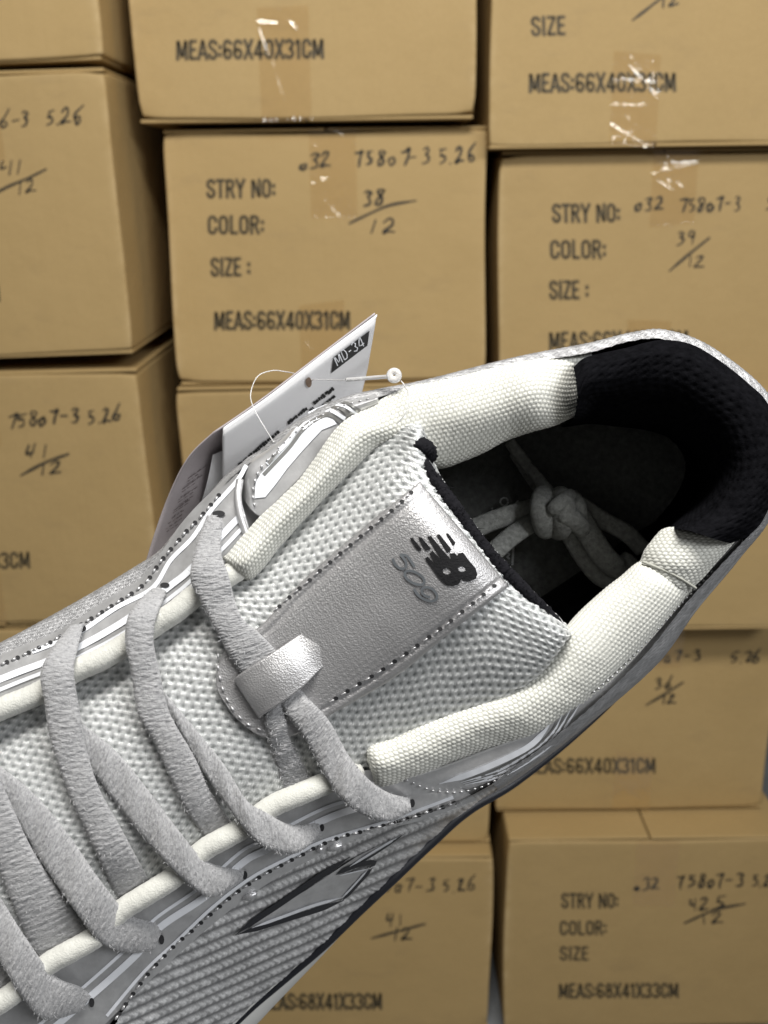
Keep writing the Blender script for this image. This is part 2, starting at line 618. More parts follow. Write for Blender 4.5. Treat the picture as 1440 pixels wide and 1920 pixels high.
# every glyph: width, list of strokes in a box of height 1 (condensed sans)
GL = {
    'S': (.40, [[(.36, .78)] + circ(.20, .76, .155, .20, 10, 200, 12) + [(.09, .60), (.31, .42)] + circ(.20, .25, .155, .21, 15, -190, 12)]),
    'T': (.40, [[(.01, .95), (.39, .95)], [(.20, .95), (.20, .0)]]),
    'R': (.42, [[(.06, 0), (.06, .95), (.20, .95)] + circ(.20, .73, .15, .22, 90, -90, 10) + [(.06, .51)], [(.22, .5), (.38, 0)]]),
    'Y': (.42, [[(.02, 1), (.21, .48), (.40, 1)], [(.21, .48), (.21, 0)]]),
    'N': (.44, [[(.06, 0), (.06, .97), (.38, .03), (.38, 1)]]),
    'O': (.44, [circ(.22, .72, .155, .23, 0, 180, 10) + circ(.22, .28, .155, .23, 180, 360, 10) + [(.375, .72)]]),
    ':': (.16, [[(.07, .16), (.07, .30)], [(.07, .56), (.07, .70)]]),
    ' ': (.20, []),
    'C': (.42, [[(.37, .68)] + circ(.21, .72, .155, .23, 0, 180, 10) + circ(.21, .28, .155, .23, 180, 360, 10) + [(.37, .34)]]),
    'L': (.36, [[(.07, 1), (.07, .05), (.34, .05)]]),
    'I': (.18, [[(.09, 0), (.09, 1)]]),
    'Z': (.38, [[(.03, .95), (.34, .95), (.04, .05), (.36, .05)]]),
    'E': (.37, [[(.34, .95), (.07, .95), (.07, .05), (.35, .05)], [(.07, .51), (.30, .51)]]),
    'M': (.54, [[(.06, 0), (.08, .98), (.27, .15), (.46, .98), (.48, 0)]]),
    'A': (.44, [[(.02, 0), (.22, .98), (.42, 0)], [(.10, .28), (.34, .28)]]),
    'X': (.42, [[(.03, 0), (.39, 1)], [(.03, 1), (.39, 0)]]),
    'D': (.43, [[(.06, .05), (.06, .95), (.2, .95)] + circ(.2, .70, .165, .25, 90, 0, 8) + circ(.2, .30, .165, .25, 0, -90, 8) + [(.06, .05)]]),
    '0': (.43, [circ(.21, .72, .15, .23, 0, 180, 10) + circ(.21, .28, .15, .23, 180, 360, 10) + [(.36, .72)]]),
    '1': (.26, [[(.03, .78), (.15, .96), (.15, 0)]]),
    '2': (.42, [circ(.21, .74, .15, .21, 170, -20, 10) + [(.05, .05), (.38, .05)]]),
    '3': (.42, [circ(.19, .74, .16, .21, 160, -70, 10) + circ(.19, .27, .17, .23, 75, -160, 12)]),
    '4': (.44, [[(.30, 0), (.30, .97), (.03, .25), (.42, .25)]]),
    '5': (.42, [[(.35, .95), (.10, .95), (.08, .54)] + circ(.20, .31, .165, .26, 110, -160, 12)]),
    '6': (.43, [[(.35, .78)] + circ(.21, .73, .15, .22, 20, 180, 10) + [(.06, .30)] + circ(.21, .28, .15, .23, 180, 520, 16)]),
    '7': (.38, [[(.03, .95), (.35, .95), (.14, 0)]]),
    '8': (.43, [circ(.21, .74, .13, .20, 270, 630, 16), circ(.21, .28, .155, .24, 90, 450, 16)]),
    '-': (.30, [[(.05, .45), (.25, .45)]]),
    '.': (.14, [[(.06, .0), (.08, .08)]]),
}
# loose handwriting, marker pen
HW = {
    '0': (.40, [circ(.20, .28, .14, .24, 80, 430, 12)]),
    'o': (.36, [circ(.17, .20, .12, .16, 60, 420, 12)]),
    '1': (.24, [[(.12, .86), (.10, .05)]]),
    '2': (.48, [[(.06, .70), (.18, .88), (.32, .78), (.28, .50), (.08, .12), (.05, .05), (.20, .10), (.45, .06)]]),
    '3': (.44, [[(.06, .82), (.22, .90), (.33, .78), (.20, .55), (.34, .40), (.30, .12), (.08, .04)]]),
    '4': (.50, [[(.10, .88), (.06, .45), (.32, .48)], [(.34, .90), (.30, .05)]]),
    '5': (.46, [[(.12, .80), (.10, .52), (.28, .50), (.33, .25), (.08, .06)], [(.12, .80), (.38, .86)]]),
    '6': (.48, [[(.42, 1.05), (.18, .62), (.08, .25), (.20, .03), (.36, .16), (.30, .40), (.12, .30)]]),
    '7': (.46, [[(.05, .78), (.22, .80), (.40, .86), (.30, .45), (.26, .0)]]),
    '8': (.48, [[(.36, .84), (.20, .92), (.10, .76), (.32, .40), (.26, .08), (.10, .10), (.12, .36), (.36, .72), (.36, .84)]]),
    '9': (.44, [[(.36, .78), (.20, .92), (.08, .72), (.22, .56), (.36, .74), (.34, .40), (.26, .02)]]),
    '-': (.44, [[(.08, .42), (.34, .46)]]),
    '.': (.16, [[(.06, .0), (.09, .06)]]),
    ' ': (.30, []),
}


def strokes_px(text, p0, p1, cap, font, slant=0.0, wob=0.0, rg=None):
    """list of stroke polylines in photo pixels, text run from p0 to p1 along its baseline"""
    adv = [font[c][0] + 0.07 for c in text]
    tot = sum(adv) - 0.07
    p0, p1 = np.array(p0, float), np.array(p1, float)
    ex = (p1 - p0) / tot
    L = np.linalg.norm(p1 - p0)
    d = (p1 - p0) / L
    ey = np.array([d[1], -d[0]]) * cap
    out = []
    x = 0
    for c, a in zip(text, adv):
        for s in font[c][1]:
            s = np.array(s, float)
            if wob and rg is not None:
                s = s + rg.normal(0, wob, s.shape) + rg.normal(0, wob * 1.2, (1, 2))
            out.append(p0 + (x + s[:, :1] + slant * s[:, 1:2]) * ex + s[:, 1:2] * ey)
        x += a
    return out


def flat_ribbon(q, w, D, eps, ends=0.0, step=2.0):
    """stroke polyline in photo px -> flat ribbon on the board plane y = D, real width from w px"""
    q = np.asarray(q, float)
    if len(q) > 2:
        L = np.sum(np.linalg.norm(np.diff(q, axis=0), axis=1))
        # keep corners: densify linearly
        s = np.concatenate([[0], np.cumsum(np.linalg.norm(np.diff(q, axis=0), axis=1))])
        x = np.unique(np.concatenate([s, np.linspace(0, s[-1], max(3, int(L / step)))]))
        q = np.stack([np.interp(x, s, q[:, 0]), np.interp(x, s, q[:, 1])], 1)
    t = np.gradient(q, axis=0)
    t /= np.linalg.norm(t, axis=1, keepdims=True) + 1e-9
    nn = np.stack([-t[:, 1], t[:, 0]], 1)
    n = len(q)
    ww = np.full(n, w / 2.0)
    if ends:
        x = np.linspace(0, 1, n)
        ww = ww * (1 - ends + ends * np.clip(np.minimum(x, 1 - x) * 5, 0, 1)) * (1 + 0.15 * np.sin(x * 9 + q[0, 0]))
    q0 = q.copy()
    q0[0] -= t[0] * w * 0.25
    q0[-1] += t[-1] * w * 0.25
    a = on_plane(*(q0 + nn * ww[:, None]).T, D)
    b = on_plane(*(q0 - nn * ww[:, None]).T, D)
    V = np.concatenate([a, b], 0)
    V[:, 1] -= eps
    return V, [(i, i + 1, n + i + 1, n + i) for i in range(n - 1)]


# ------------------------------------------------------------------ cartons
def rounded_box(sx, sy, sz, r, seed=0, dent=0.0):
    """closed box with soft corners; origin at the middle of its base"""
    def axis(h):
        inner = np.concatenate([[-h + r], [-h + r + .006, -h + r + .016], np.linspace(-h + r + .03, h - r - .03, 14), [h - r - .016, h - r - .006], [h - r]])
        e = np.array([0, .35, .7]) * r
        return np.concatenate([-h + e, inner, (h - e)[::-1]])
    h = np.array([sx, sy, sz]) / 2
    V, Fc = [], []
    off = 0
    for ax in range(3):
        u, v = [i for i in range(3) if i != ax]
        gu, gv = axis(h[u]), axis(h[v])
        for sgn in (-1, 1):
            A = np.zeros((len(gv), len(gu), 3))
            A[..., u] = gu[None, :]
            A[..., v] = gv[:, None]
            A[..., ax] = sgn * h[ax]
            inn = np.clip(A, -h + r, h - r)
            d = A - inn
            A = inn + d / (np.linalg.norm(d, axis=2, keepdims=True) + 1e-12) * r
            V.append(A.reshape(-1, 3))
            f = grid_faces(len(gv), len(gu), off)
            flip = (sgn > 0) == (ax == 1)
            Fc += [q[::-1] for q in f] if flip else f
            off += A.shape[0] * A.shape[1]
    V = np.concatenate(V, 0)
    V[:, 2] += h[2]
    return V, Fc


def board_mesh(name, V, Fc, mat, parent, size=None):
    me = bpy.data.meshes.new(name)
    bm = bmesh.new()
    vs = [bm.verts.new(v) for v in V]
    for f in Fc:
        bm.faces.new([vs[i] for i in f])
    bmesh.ops.remove_doubles(bm, verts=bm.verts, dist=1e-5)
    bmesh.ops.recalc_face_normals(bm, faces=bm.faces)
    for f in bm.faces:
        f.smooth = True
    bm.to_mesh(me)
    if size is not None:
        co = np.array([v.co for v in bm.verts])
        d = np.stack([size[0] / 2 - np.abs(co[:, 0]), size[1] / 2 - np.abs(co[:, 1]), np.minimum(co[:, 2], size[2] - co[:, 2])], 1)
        d = np.sort(np.abs(d), 1)[:, 1]
        a = me.attributes.new('mask', 'FLOAT', 'POINT')
        a.data.foreach_set('value', np.exp(-d / 0.0035))
    bm.free()
    return new_obj(name, me, mat, parent)


def crumple(nx, nz, rg, amp, nr=7):
    x, z = np.meshgrid(np.linspace(0, 1, nx), np.linspace(0, 1, nz))
    h = np.zeros_like(x)
    for _ in range(nr):
        a = rg.uniform(0, math.pi)
        cx, cz = rg.uniform(0, 1), rg.uniform(0, 1)
        d = np.abs((x - cx) * math.sin(a) * 1.0 - (z - cz) * math.cos(a) * 1.6)
        s = np.abs((x - cx) * math.cos(a) + (z - cz) * math.sin(a))
        h += rg.uniform(0.3, 1) * np.exp(-d / 0.022) * np.exp(-(s / rg.uniform(0.15, 0.5)) ** 2)
    h += 0.25 * np.sin(x * 5 + rg.uniform(0, 6)) * np.sin(z * 7 + rg.uniform(0, 6))
    return amp * h


CARTON_GROUP = 'brown cartons stacked in columns'


def carton(label, xl, xr, z0, z1, D, prints=(), pens=(), tapes=(), roll=0.0, seed=0, depth=0.66, yaw=0.0, lines=()):
    """xl..xr, z0..z1 and the distance D of the front face, metres"""
    rg = np.random.default_rng(100 + seed)
    w, h = xr - xl, z1 - z0
    root = empty('carton', ((xl + xr) / 2, D + depth / 2, z0), label, 'carton', CARTON_GROUP)
    tf = 0.0045
    V, Fc = rounded_box(w, depth, h - 2 * tf, 0.003, seed)
    # boards are never quite flat: a soft belly and dents towards the corners
    s = np.sin((V[:, 0] / w + .5) * math.pi) * np.sin(np.clip(V[:, 2] / h, 0, 1) * math.pi)
    side = (np.abs(V[:, 0]) > w / 2 - 0.006)
    V[:, 0] += np.where(side, np.sign(V[:, 0]) * 0.003 * np.sin((V[:, 1] / depth + .5) * math.pi) * np.sin(np.clip(V[:, 2] / h, 0, 1) * math.pi), 0)
    V[:, 2] += tf
    ph = rg.uniform(0, 6.28, 6)
    zr = np.clip(V[:, 2] / h, 0, 1)
    V[:, 0] += 0.0016 * np.sin(zr * 5.1 + ph[0]) * np.sign(V[:, 0]) + 0.0022 * np.sin(zr * 2.2 + ph[1])
    top_, bot_ = zr > 0.97, zr < 0.03
    V[:, 2] += np.where(top_ | bot_, 0.0012 * np.sin(V[:, 0] / w * 7 + ph[2]) - 0.0008, 0)
    # knocked-in corners
    for cx_ in (-1, 1):
        for cz_ in (0, 1):
            k_ = rg.uniform(0, 0.0035)
            d_ = np.sqrt((V[:, 0] - cx_ * w / 2) ** 2 + (V[:, 1] + depth / 2) ** 2 + (V[:, 2] - cz_ * h) ** 2)
            f_ = np.exp(-(d_ / 0.016) ** 2) * k_
            V[:, 0] -= cx_ * f_
            V[:, 1] += f_
            V[:, 2] -= (2 * cz_ - 1) * f_
    board_mesh('body', V, Fc, M['card'], root, size=(w, depth, h))
    # flaps: two across the top, two underneath, raw edges towards us
    for zz in (h - tf * 0.92, 0.0):
        for sg in (-1, 1):
            fw = w / 2 - 0.0018
            fv, ff = rounded_box(fw, depth - 0.004, tf * 0.9, 0.0016)
            fv[:, 0] += sg * w / 4
            fv[:, 2] += zz
            fv[:, 1] += rg.uniform(-0.0015, 0.0025)
            if zz > 0:
                fv[:, 2] += rg.uniform(0.0, 0.0015) * (1 - sg * fv[:, 0] / (w / 2))
            board_mesh('flap', fv, ff, M['card'], root)
    # clear tape closing the seam and folded down the front
    for (cx, tw, zt, zb) in tapes:
        nx, nz = 70, 110
        X, Z = np.meshgrid(np.linspace(cx - tw / 2, cx + tw / 2, nx), np.linspace(zt, zb, nz))
        wr = crumple(nx, nz, rg, 0.0013, 11)
        edge = np.minimum(np.abs(Z - zt), np.abs(Z - zb))
        Y = D - 0.0009 - wr - 0.0012 * np.exp(-edge / 0.005) * (0.6 + 0.4 * np.sin(X * 900))
        Z = Z + 0.002 * rg.normal(0, 0.15, Z.shape) * 0
        # the cut end runs a little askew
        Z = Z + (X - cx) * rg.uniform(-0.12, 0.12) * ((Z - zt) / (zb - zt) if abs(zt - (z0 + h)) < 0.01 or abs(zt - z0) < 0.01 else 1)
        raw_mesh('packing_tape', np.stack([X, Y, Z], -1).reshape(-1, 3), grid_faces(nz, nx), M['tape'], root)
    for (x_, ang, ln) in lines:
        pass
    k = 0
    for (txt, p0, p1, cap) in prints:
        parts = []
        for q in strokes_px(txt, p0, p1, cap, GL):
            k += 1
            parts.append(flat_ribbon(q, cap * 0.185, D, 0.00035 + 0.000012 * (k % 9)))
        v, f, _ = merge(parts)
        raw_mesh('printed_line', v, f, M['print'], root, smooth=False)
    for (txt, p0, p1, cap) in pens:
        parts = []
        if isinstance(txt, list):
            parts.append(flat_ribbon(arc(np.array(txt, float), 30), cap, D, 0.0005, 0.35))
        else:
            for q in strokes_px(txt, p0, p1, cap, HW, 0.12, 0.03, rg):
                k += 1
                q = arc(q, max(6, len(q) * 5)) if len(q) > 2 else q
                parts.append(flat_ribbon(q, max(4.0, cap * 0.15) * rg.uniform(.8, 1.15), D, 0.00045 + 0.000012 * (k % 9), 0.3))
        v, f, _ = merge(parts)
        raw_mesh('handwriting', v, f, M['pen'], root, smooth=False)
    if roll or yaw:
        root.rotation_euler = (0, math.radians(-roll), math.radians(yaw))
    return root


def xz(px, py, D):
    p = on_plane(np.float64(px), np.float64(py), D)
    return float(p[0]), float(p[2])


MEAS31, MEAS33 = 'MEAS:66X40X31CM', 'MEAS:68X41X33CM'
# centre column, from the top down
D = 1.364
xl = xz(252, 120, D)[0]
carton('topmost carton of the middle column, one printed size line crossed by shiny tape',
       xl, xl + .403, 1.336, 1.646, D, [(MEAS31, (331, 112), (607, 109), 36)], (),
       [(xz(535, 150, D)[0], .060, 1.372 + .09, 1.337)], seed=1)
D = 1.391
xl = xz(320, 480, D)[0]
carton('carton marked 38 over 12, printed lines in full, directly behind the hang tag',
       xl, xl + .402, 1.012, 1.329, D,
       [('STRY NO:', (388, 371), (517, 370), 34), ('COLOR:', (390, 439), (496, 438), 34), ('SIZE :', (396, 518), (470, 517), 34),
        (MEAS31, (402, 618), (656, 617), 34)],
       [('o32', (562, 320), (622, 312), 32), ('75807-3', (660, 312), (806, 309), 33), ('5.26', (822, 310), (890, 303), 33),
        ('38', (680, 387), (724, 384), 33), ([(655, 419), (690, 402), (730, 385), (780, 376)], 0, 0, 5), ('12', (697, 438), (742, 434), 30)],
       [(xz(625, 320, D)[0], .058, 1.328, 1.328 - .105), (xz(605, 640, D)[0], .058, 1.118, 1.013)], seed=2)
D = 1.386
xl = xz(336, 820, D)[0]
carton('carton just below the one marked 38, mostly hidden behind hang tag and shoe', xl, xl + .402, .664, 1.010, D, (), (),
       [(xz(640, 800, D)[0], .058, 1.008, .91)], seed=3)
D = 1.380
xr = xz(921, 1540, D)[0]
carton('blank carton peeping out under the shoe, resting on the bottom carton of the middle column', xr - .405, xr, .318, .662, D, (), (), (), seed=4)
D = 1.352
xr = xz(919, 1760, D)[0]
carton('bottom carton of the middle column, marked 41 over 12, partly behind the shoe sole', xr - .41, xr, .004, .316, D,
       [(MEAS33, (490, 1893), (716, 1892), 30)],
       [('75807-3', (676, 1675), (815, 1671), 27), ('5.26', (830, 1673), (890, 1668), 27), ('41', (722, 1738), (752, 1735), 26),
        ([(697, 1759), (745, 1746), (797, 1732)], 0, 0, 4.5), ('12', (738, 1764), (774, 1761), 25)],
       [(xz(630, 1700, D)[0], .058, .314, .22)], seed=5)
# right column
D = 1.360
xl = xz(917, 200, D)[0]
carton('top carton of the right column, a cut-off handwritten 12 above printed SIZE',
       xl, xl + .402, 1.301, 1.611, D,
       [('SIZE', (997, 67), (1060, 65), 35), (MEAS31, (992, 173), (1267, 171), 35)],
       [([(1186, 38), (1212, 18), (1240, -4)], 0, 0, 5), ('12', (1240, 14), (1274, 10), 30)],
       [(xz(1190, 200, D)[0], .056, 1.301 + .105, 1.302)], seed=6)
D = 1.388
xl = xz(938, 480, D)[0]
carton('carton marked 39 over 12 directly behind the black heel of the shoe',
       xl, xl + .402, .983, 1.299, D,
       [('STRY NO:', (1036, 417), (1163, 416), 34), ('COLOR:', (1032, 485), (1137, 484), 34), ('SIZE :', (1031, 561), (1104, 560), 34),
        (MEAS31, (1030, 656), (1290, 652), 33)],
       [('032', (1188, 397), (1242, 394), 29), ('75807-3', (1272, 399), (1388, 395), 30), ('5.26', (1436, 396), (1500, 393), 30),
        ('39', (1270, 461), (1306, 456), 27), ([(1255, 508), (1290, 478), (1330, 446)], 0, 0, 5), ('12', (1284, 502), (1320, 500), 24)],
       [(xz(1265, 330, D)[0], .056, 1.298, 1.298 - .09), (xz(1215, 640, D)[0], .056, 1.09, .984)], seed=7)
D = 1.338
xl = xz(928, 1000, D)[0]
carton('plain fronted carton right of the shoe heel, jutting out over a box marked 36', xl, xl + .402, .677, .981, D, (), (), (), seed=8)
D = 1.405
xl = xz(931, 1480, D)[0]
carton('carton marked 36 over 12, set back beneath the jutting plain one',
       xl, xl + .402, .354, .675, D,
       [(MEAS31, (985, 1450), (1229, 1449), 28)],
       [('75807-3', (1186, 1243), (1312, 1240), 23), ('5.26', (1368, 1244), (1428, 1241), 23), ('36', (1226, 1293), (1260, 1290), 22),
        ([(1211, 1322), (1245, 1302), (1281, 1279)], 0, 0, 4.5), ('12', (1240, 1322), (1270, 1319), 20)],
       [(xz(1185, 1480, D)[0], .056, .354 + .1, .355), (xz(1240, 1270, D)[0], .056, .672, .59)], seed=9)
D = 1.340
xl = xz(949, 1750, D)[0]
carton('bottom carton of the right column, marked 42.5 over 12, its taped lid seam showing',
       xl, xl + .412, .012, .350, D,
       [('STRY NO:', (1053, 1702), (1160, 1702), 27), ('COLOR:', (1050, 1753), (1138, 1752), 26), ('SIZE', (1050, 1800), (1103, 1800), 25),
        (MEAS33, (1048, 1871), (1272, 1870), 27)],
       [('o32', (1187, 1671), (1237, 1668), 25), ('75807-3', (1270, 1666), (1392, 1662), 28), ('5.26', (1408, 1663), (1462, 1661), 27),
        ('42.5', (1292, 1709), (1358, 1702), 26), ([(1283, 1731), (1340, 1706), (1397, 1694)], 0, 0, 4.5), ('12', (1316, 1734), (1354, 1729), 23)],
       [(xz(1225, 1700, D)[0], .062, .348, .235)], seed=10)
# left column, a little askew
D = 1.300
xr = xz(186, 70, D)[0]
carton('carton at the top left corner, only a blank piece of its front in view', xr - .41, xr, 1.396, 1.726, D, (), (), (), roll=1.3, seed=11)
xr = xz(228, 400, D)[0]
carton('carton at left marked 41 over 12, second from the top of its column',
       xr - .41, xr, 1.064, 1.388, D,
       [('MEAS:68X41X33CM', (-272, 580), (3, 566), 34)],
       [('75806-3', (-72, 247), (66, 243), 32), ('5.26', (97, 242), (165, 236), 32), ('41', (9, 334), (48, 329), 30),
        ([(-14, 372), (20, 354), (60, 338), (95, 322)], 0, 0, 5), ('12', (40, 368), (78, 363), 27)],
       [(xz(-40, 200, D)[0], .058, 1.386, 1.29)], roll=1.3, seed=12)
D = 1.312
xr = xz(278, 880, D)[0]
carton('carton at left marked 41 over 12, its 33CM printed line just above the shoe',
       xr - .41, xr, .708, 1.046, D,
       [(MEAS33, (-196, 1071), (58, 1065), 30)],
       [('75807-3', (18, 803), (150, 797), 31), ('5.26', (170, 800), (234, 790), 31), ('41', (53, 863), (92, 859), 30),
        ([(43, 892), (90, 868), (133, 853)], 0, 0, 5.5), ('12', (78, 893), (118, 888), 25)],
       [(xz(-40, 800, D)[0], .058, 1.044, .95), (xz(-38, 1100, D)[0], .060, .81, .709)], roll=0.7, seed=13)
D = 1.318
xr = xz(292, 1300, D)[0]
carton('carton showing only a narrow blank strip at the left edge above the shoe', xr - .41, xr, .370, .704, D, (), (), (), seed=14)

# ------------------------------------------------------------------ shoe: weave patterns
def weave_collar(pu=1.25, pv=1.15, amp=0.26, rot=0.0):
    def f(U, V):
        c, s = math.cos(rot), math.sin(rot)
        x, y = c * U - s * V, s * U + c * V
        row = np.floor(y / pv)
        fy = y / pv - row
        fx = (x / pu + 0.5 * (row % 2)) % 1.0
        b = np.sin(math.pi * fx) ** 0.8 * np.sin(math.pi * fy) ** 0.8
        jit = 0.85 + 0.15 * np.sin(row * 12.9898 + np.floor(x / pu) * 78.233)
        d = amp * (b * jit - 0.5) + 0.16 * np.sin(U * 0.23 + 0.8 * np.sin(V * .3)) * np.sin(V * 0.42) + 0.04 * np.sin(U * .9 + V * .7)
        return d, np.clip(b * 1.5, 0, 1)
    return f


def ribs_collar(pv=1.0, amp=0.16):
    def f(U, V):
        r = np.abs(np.sin(math.pi * V / pv))
        k = 0.75 + 0.25 * np.sin(2 * math.pi * U / 0.9 + math.pi * (np.floor(V / pv) % 2))
        return amp * (r * k - 0.5), np.clip(0.35 + r * k, 0, 1)
    return f


def weave_mesh(p=2.4, q=1.85, rot=-0.64, amp=0.42):
    """open mesh: rows of bright raised floats over a grey ground with a small eyelet under each"""
    def f(U, V):
        c, s = math.cos(rot), math.sin(rot)
        x, y = c * U - s * V, s * U + c * V
        x = x + 0.14 * np.sin(y * 0.9 + U * .23) + 0.05 * np.sin(y * 5.1)
        y = y + 0.12 * np.sin(x * 0.55) + 0.05 * np.sin(x * 2.3 + y)
        row = np.floor(y / q)
        fy = y / q - row - 0.5
        cx = x / p + 0.5 * (row % 2)
        col = np.floor(cx)
        fx = cx - col - 0.5
        h1 = np.modf(np.abs(np.sin(row * 127.1 + col * 311.7) * 43758.5))[0]
        h2 = np.modf(np.abs(np.sin(row * 269.5 + col * 183.3) * 24634.6))[0]
        ln = 0.36 + 0.10 * (h1 - 0.5)
        dash = np.exp(-(((fy - 0.28 + 0.10 * (h2 - .5)) / 0.13) ** 2)) * np.clip((ln - np.abs(fx)) * 14, 0, 1)
        eye = np.exp(-((((fx - 0.08 * (h1 - .5)) / 0.20) ** 2 + ((fy + 0.14) / (0.22 + .06 * h2)) ** 2)))
        web = np.exp(-(((np.abs(fx) - 0.5) / 0.10) ** 2)) * 0.45
        tw = 0.08 * np.sin(2 * math.pi * (x + 0.8 * y) / 0.38)
        d = amp * (0.75 * dash + 0.35 * web + tw - 0.62 * eye)
        return d, np.clip(0.45 + 0.55 * dash + 0.15 * web - 0.5 * eye + 0.1 * (h2 - .5), 0, 1)
    return f


def rib_knit(p=2.7, rot=0.28, amp=0.42):
    def f(U, V):
        c, s = math.cos(rot), math.sin(rot)
        x, y = c * U - s * V, s * U + c * V
        y = y + 0.06 * np.sin(x * 0.35)
        fy = y / p - np.floor(y / p)
        r = np.sin(math.pi * fy) ** 1.3
        ch = 0.5 + 0.5 * np.sin(2 * math.pi * (x + 0.9 * np.abs(fy - .5) * p) / 1.25 + 1.7 * np.floor(y / p))
        d = amp * (r * (0.6 + 0.4 * ch) - 0.4)
        h_ = np.modf(np.abs(np.sin(np.floor(x / 0.62) * 127.1 + np.floor(y / p) * 311.7) * 43758.5))[0]
        return d + 0.12 * (h_ - .5) * r, np.clip(r * 1.35 * (0.25 + 0.4 * ch + 0.5 * h_), 0, 1)  # uneven mask paints the yarn's sparkle into the rib colour
    return f


def rib_straight(p=2.7, amp=0.5):
    """knit ribs that run straight along the quarter, as the fabric was cut"""
    k = rib_knit(p, 0.0, amp)
    a, b = W(np.array([(300, 1850, -25.0), (560, 1738, -25.0)]))
    r = (b - a) / np.linalg.norm(b - a)
    q = np.cross(r, C3 - a)
    q /= np.linalg.norm(q)

    def f(Wg):
        P = (Wg - a) * 1000
        return k(P @ r, P @ q)
    f.solid = True
    return f


SHOE_LABEL = 'silver grey running shoe with off white collar and black heel lining, laces threaded'
shoe = empty('sneaker', tuple(W([(700, 1300, -62)])[0]), SHOE_LABEL, 'shoe')

# ------------------------------------------------------------------ shoe: shell, sole
ST = [  # attach line, turning edge, tuck, sole edge   (x, y, height)
    [(-720, 1780, -22), (-790, 1800, -32), (-760, 1840, -48), (-690, 1860, -60)],
    [(-640, 1560, -16), (-680, 1530, -28), (-640, 1580, -45), (-560, 1640, -60)],
    [(-420, 1430, -12), (-430, 1400, -20), (-390, 1450, -42), (-310, 1540, -60)],
    [(-200, 1335, -10), (-200, 1302, -18), (-160, 1360, -40), (-90, 1460, -60)],
    [(0, 1242, -10), (0, 1206, -18), (40, 1270, -40), (110, 1370, -58)],
    [(75, 1205, -10), (72, 1168, -18), (115, 1225, -40), (185, 1320, -58)],
    [(150, 1166, -10), (144, 1128, -18), (190, 1180, -40), (260, 1270, -58)],
    [(210, 1130, -10), (199, 1096, -18), (245, 1145, -40), (315, 1230, -58)],
    [(270, 1092, -10), (253, 1063, -18), (300, 1110, -40), (370, 1190, -58)],
    [(312, 1050, -9), (297, 1035, -17), (335, 1080, -40), (410, 1155, -59)],
    [(345, 1000, -9), (327, 1003, -16), (370, 1050, -40), (450, 1120, -60)],
    [(395, 940, -9), (375, 953, -16), (415, 1000, -40), (495, 1075, -61)],
    [(440, 890, -8), (421, 898, -16), (460, 950, -40), (540, 1030, -62)],
    [(500, 848, -8), (485, 850, -15), (520, 905, -40), (595, 985, -64)],
    [(560, 806, -7), (548, 798, -14), (580, 855, -40), (650, 935, -66)],
    [(640, 766, -5), (636, 750, -12), (670, 810, -42), (730, 890, -70)],
    [(720, 742, -4), (712, 731, -11), (740, 790, -44), (790, 870, -71)],
    [(800, 724, -3), (795, 715, -10), (810, 775, -45), (845, 855, -72)],
    [(970, 684, -2), (966, 672, -9), (970, 740, -48), (970, 830, -74)],
    [(1100, 662, -1), (1100, 646, -8), (1090, 720, -50), (1080, 810, -76)],
    [(1180, 640, -1), (1185, 626, -8), (1165, 705, -50), (1130, 805, -77)],
    [(1245, 636, 0), (1248, 622, -7), (1215, 705, -50), (1180, 810, -78)],
    [(1330, 666, 0), (1336, 656, -7), (1300, 735, -50), (1240, 830, -78)],
    [(1432, 752, 0), (1444, 748, -7), (1390, 810, -50), (1300, 880, -78)],
    [(1474, 870, 0), (1488, 870, -8), (1430, 895, -50), (1330, 945, -78)],
    [(1430, 972, -1), (1440, 980, -9), (1410, 990, -45), (1335, 1020, -78)],
    [(1368, 1042, -2), (1382, 1050, -10), (1372, 1060, -40), (1310, 1090, -75)],
    [(1288, 1130, -3), (1305, 1142, -11), (1298, 1150, -40), (1252, 1175, -72)],
    [(1205, 1232, -4), (1232, 1240, -12), (1226, 1250, -40), (1190, 1268, -70)],
    [(1085, 1346, -5), (1104, 1354, -14), (1100, 1360, -38), (1085, 1372, -66)],
    [(960, 1442, -7), (978, 1448, -15), (980, 1450, -36), (965, 1465, -62)],
    [(885, 1492, -9), (890, 1502, -18), (885, 1510, -36), (874, 1517, -56)],
    [(757, 1538, -10), (790, 1560, -20), (802, 1574, -36), (803, 1580, -53)],
    [(630, 1572, -11), (690, 1612, -23), (725, 1640, -37), (738, 1642, -50)],
    [(557, 1607, -12), (620, 1655, -25), (655, 1690, -38), (672, 1706, -49)],
    [(460, 1662, -12), (540, 1715, -26), (585, 1755, -39), (606, 1772, -48)],
    [(382, 1726, -12), (465, 1775, -26), (515, 1812, -39), (538, 1832, -48)],
    [(314, 1786, -12), (395, 1830, -26), (448, 1868, -39), (472, 1890, -48)],
    [(250, 1866, -12), (330, 1905, -26), (382, 1940, -39), (405, 1958, -48)],
    [(190, 1955, -12), (262, 1990, -26), (312, 2020, -39), (335, 2036, -48)],
    [(60, 2110, -13), (120, 2150, -27), (170, 2185, -40), (195, 2200, -50)],
    [(-180, 2270, -14), (-140, 2330, -28), (-110, 2370, -42), (-95, 2385, -53)],
    [(-450, 2300, -18), (-450, 2370, -32), (-440, 2410, -46), (-430, 2420, -57)],
    [(-660, 2120, -22), (-710, 2160, -34), (-700, 2190, -48), (-680, 2190, -60)],
    [(-735, 1900, -23), (-800, 1920, -34), (-775, 1940, -49), (-710, 1940, -60)],
]
ST = np.array(ST, float)
rows = [ST[:, i] for i in range(4)]
nS = len(ST)
NU = 900
A = np.stack([cr(r, np.linspace(0, nS - 1, NU)) for r in rows], 0)
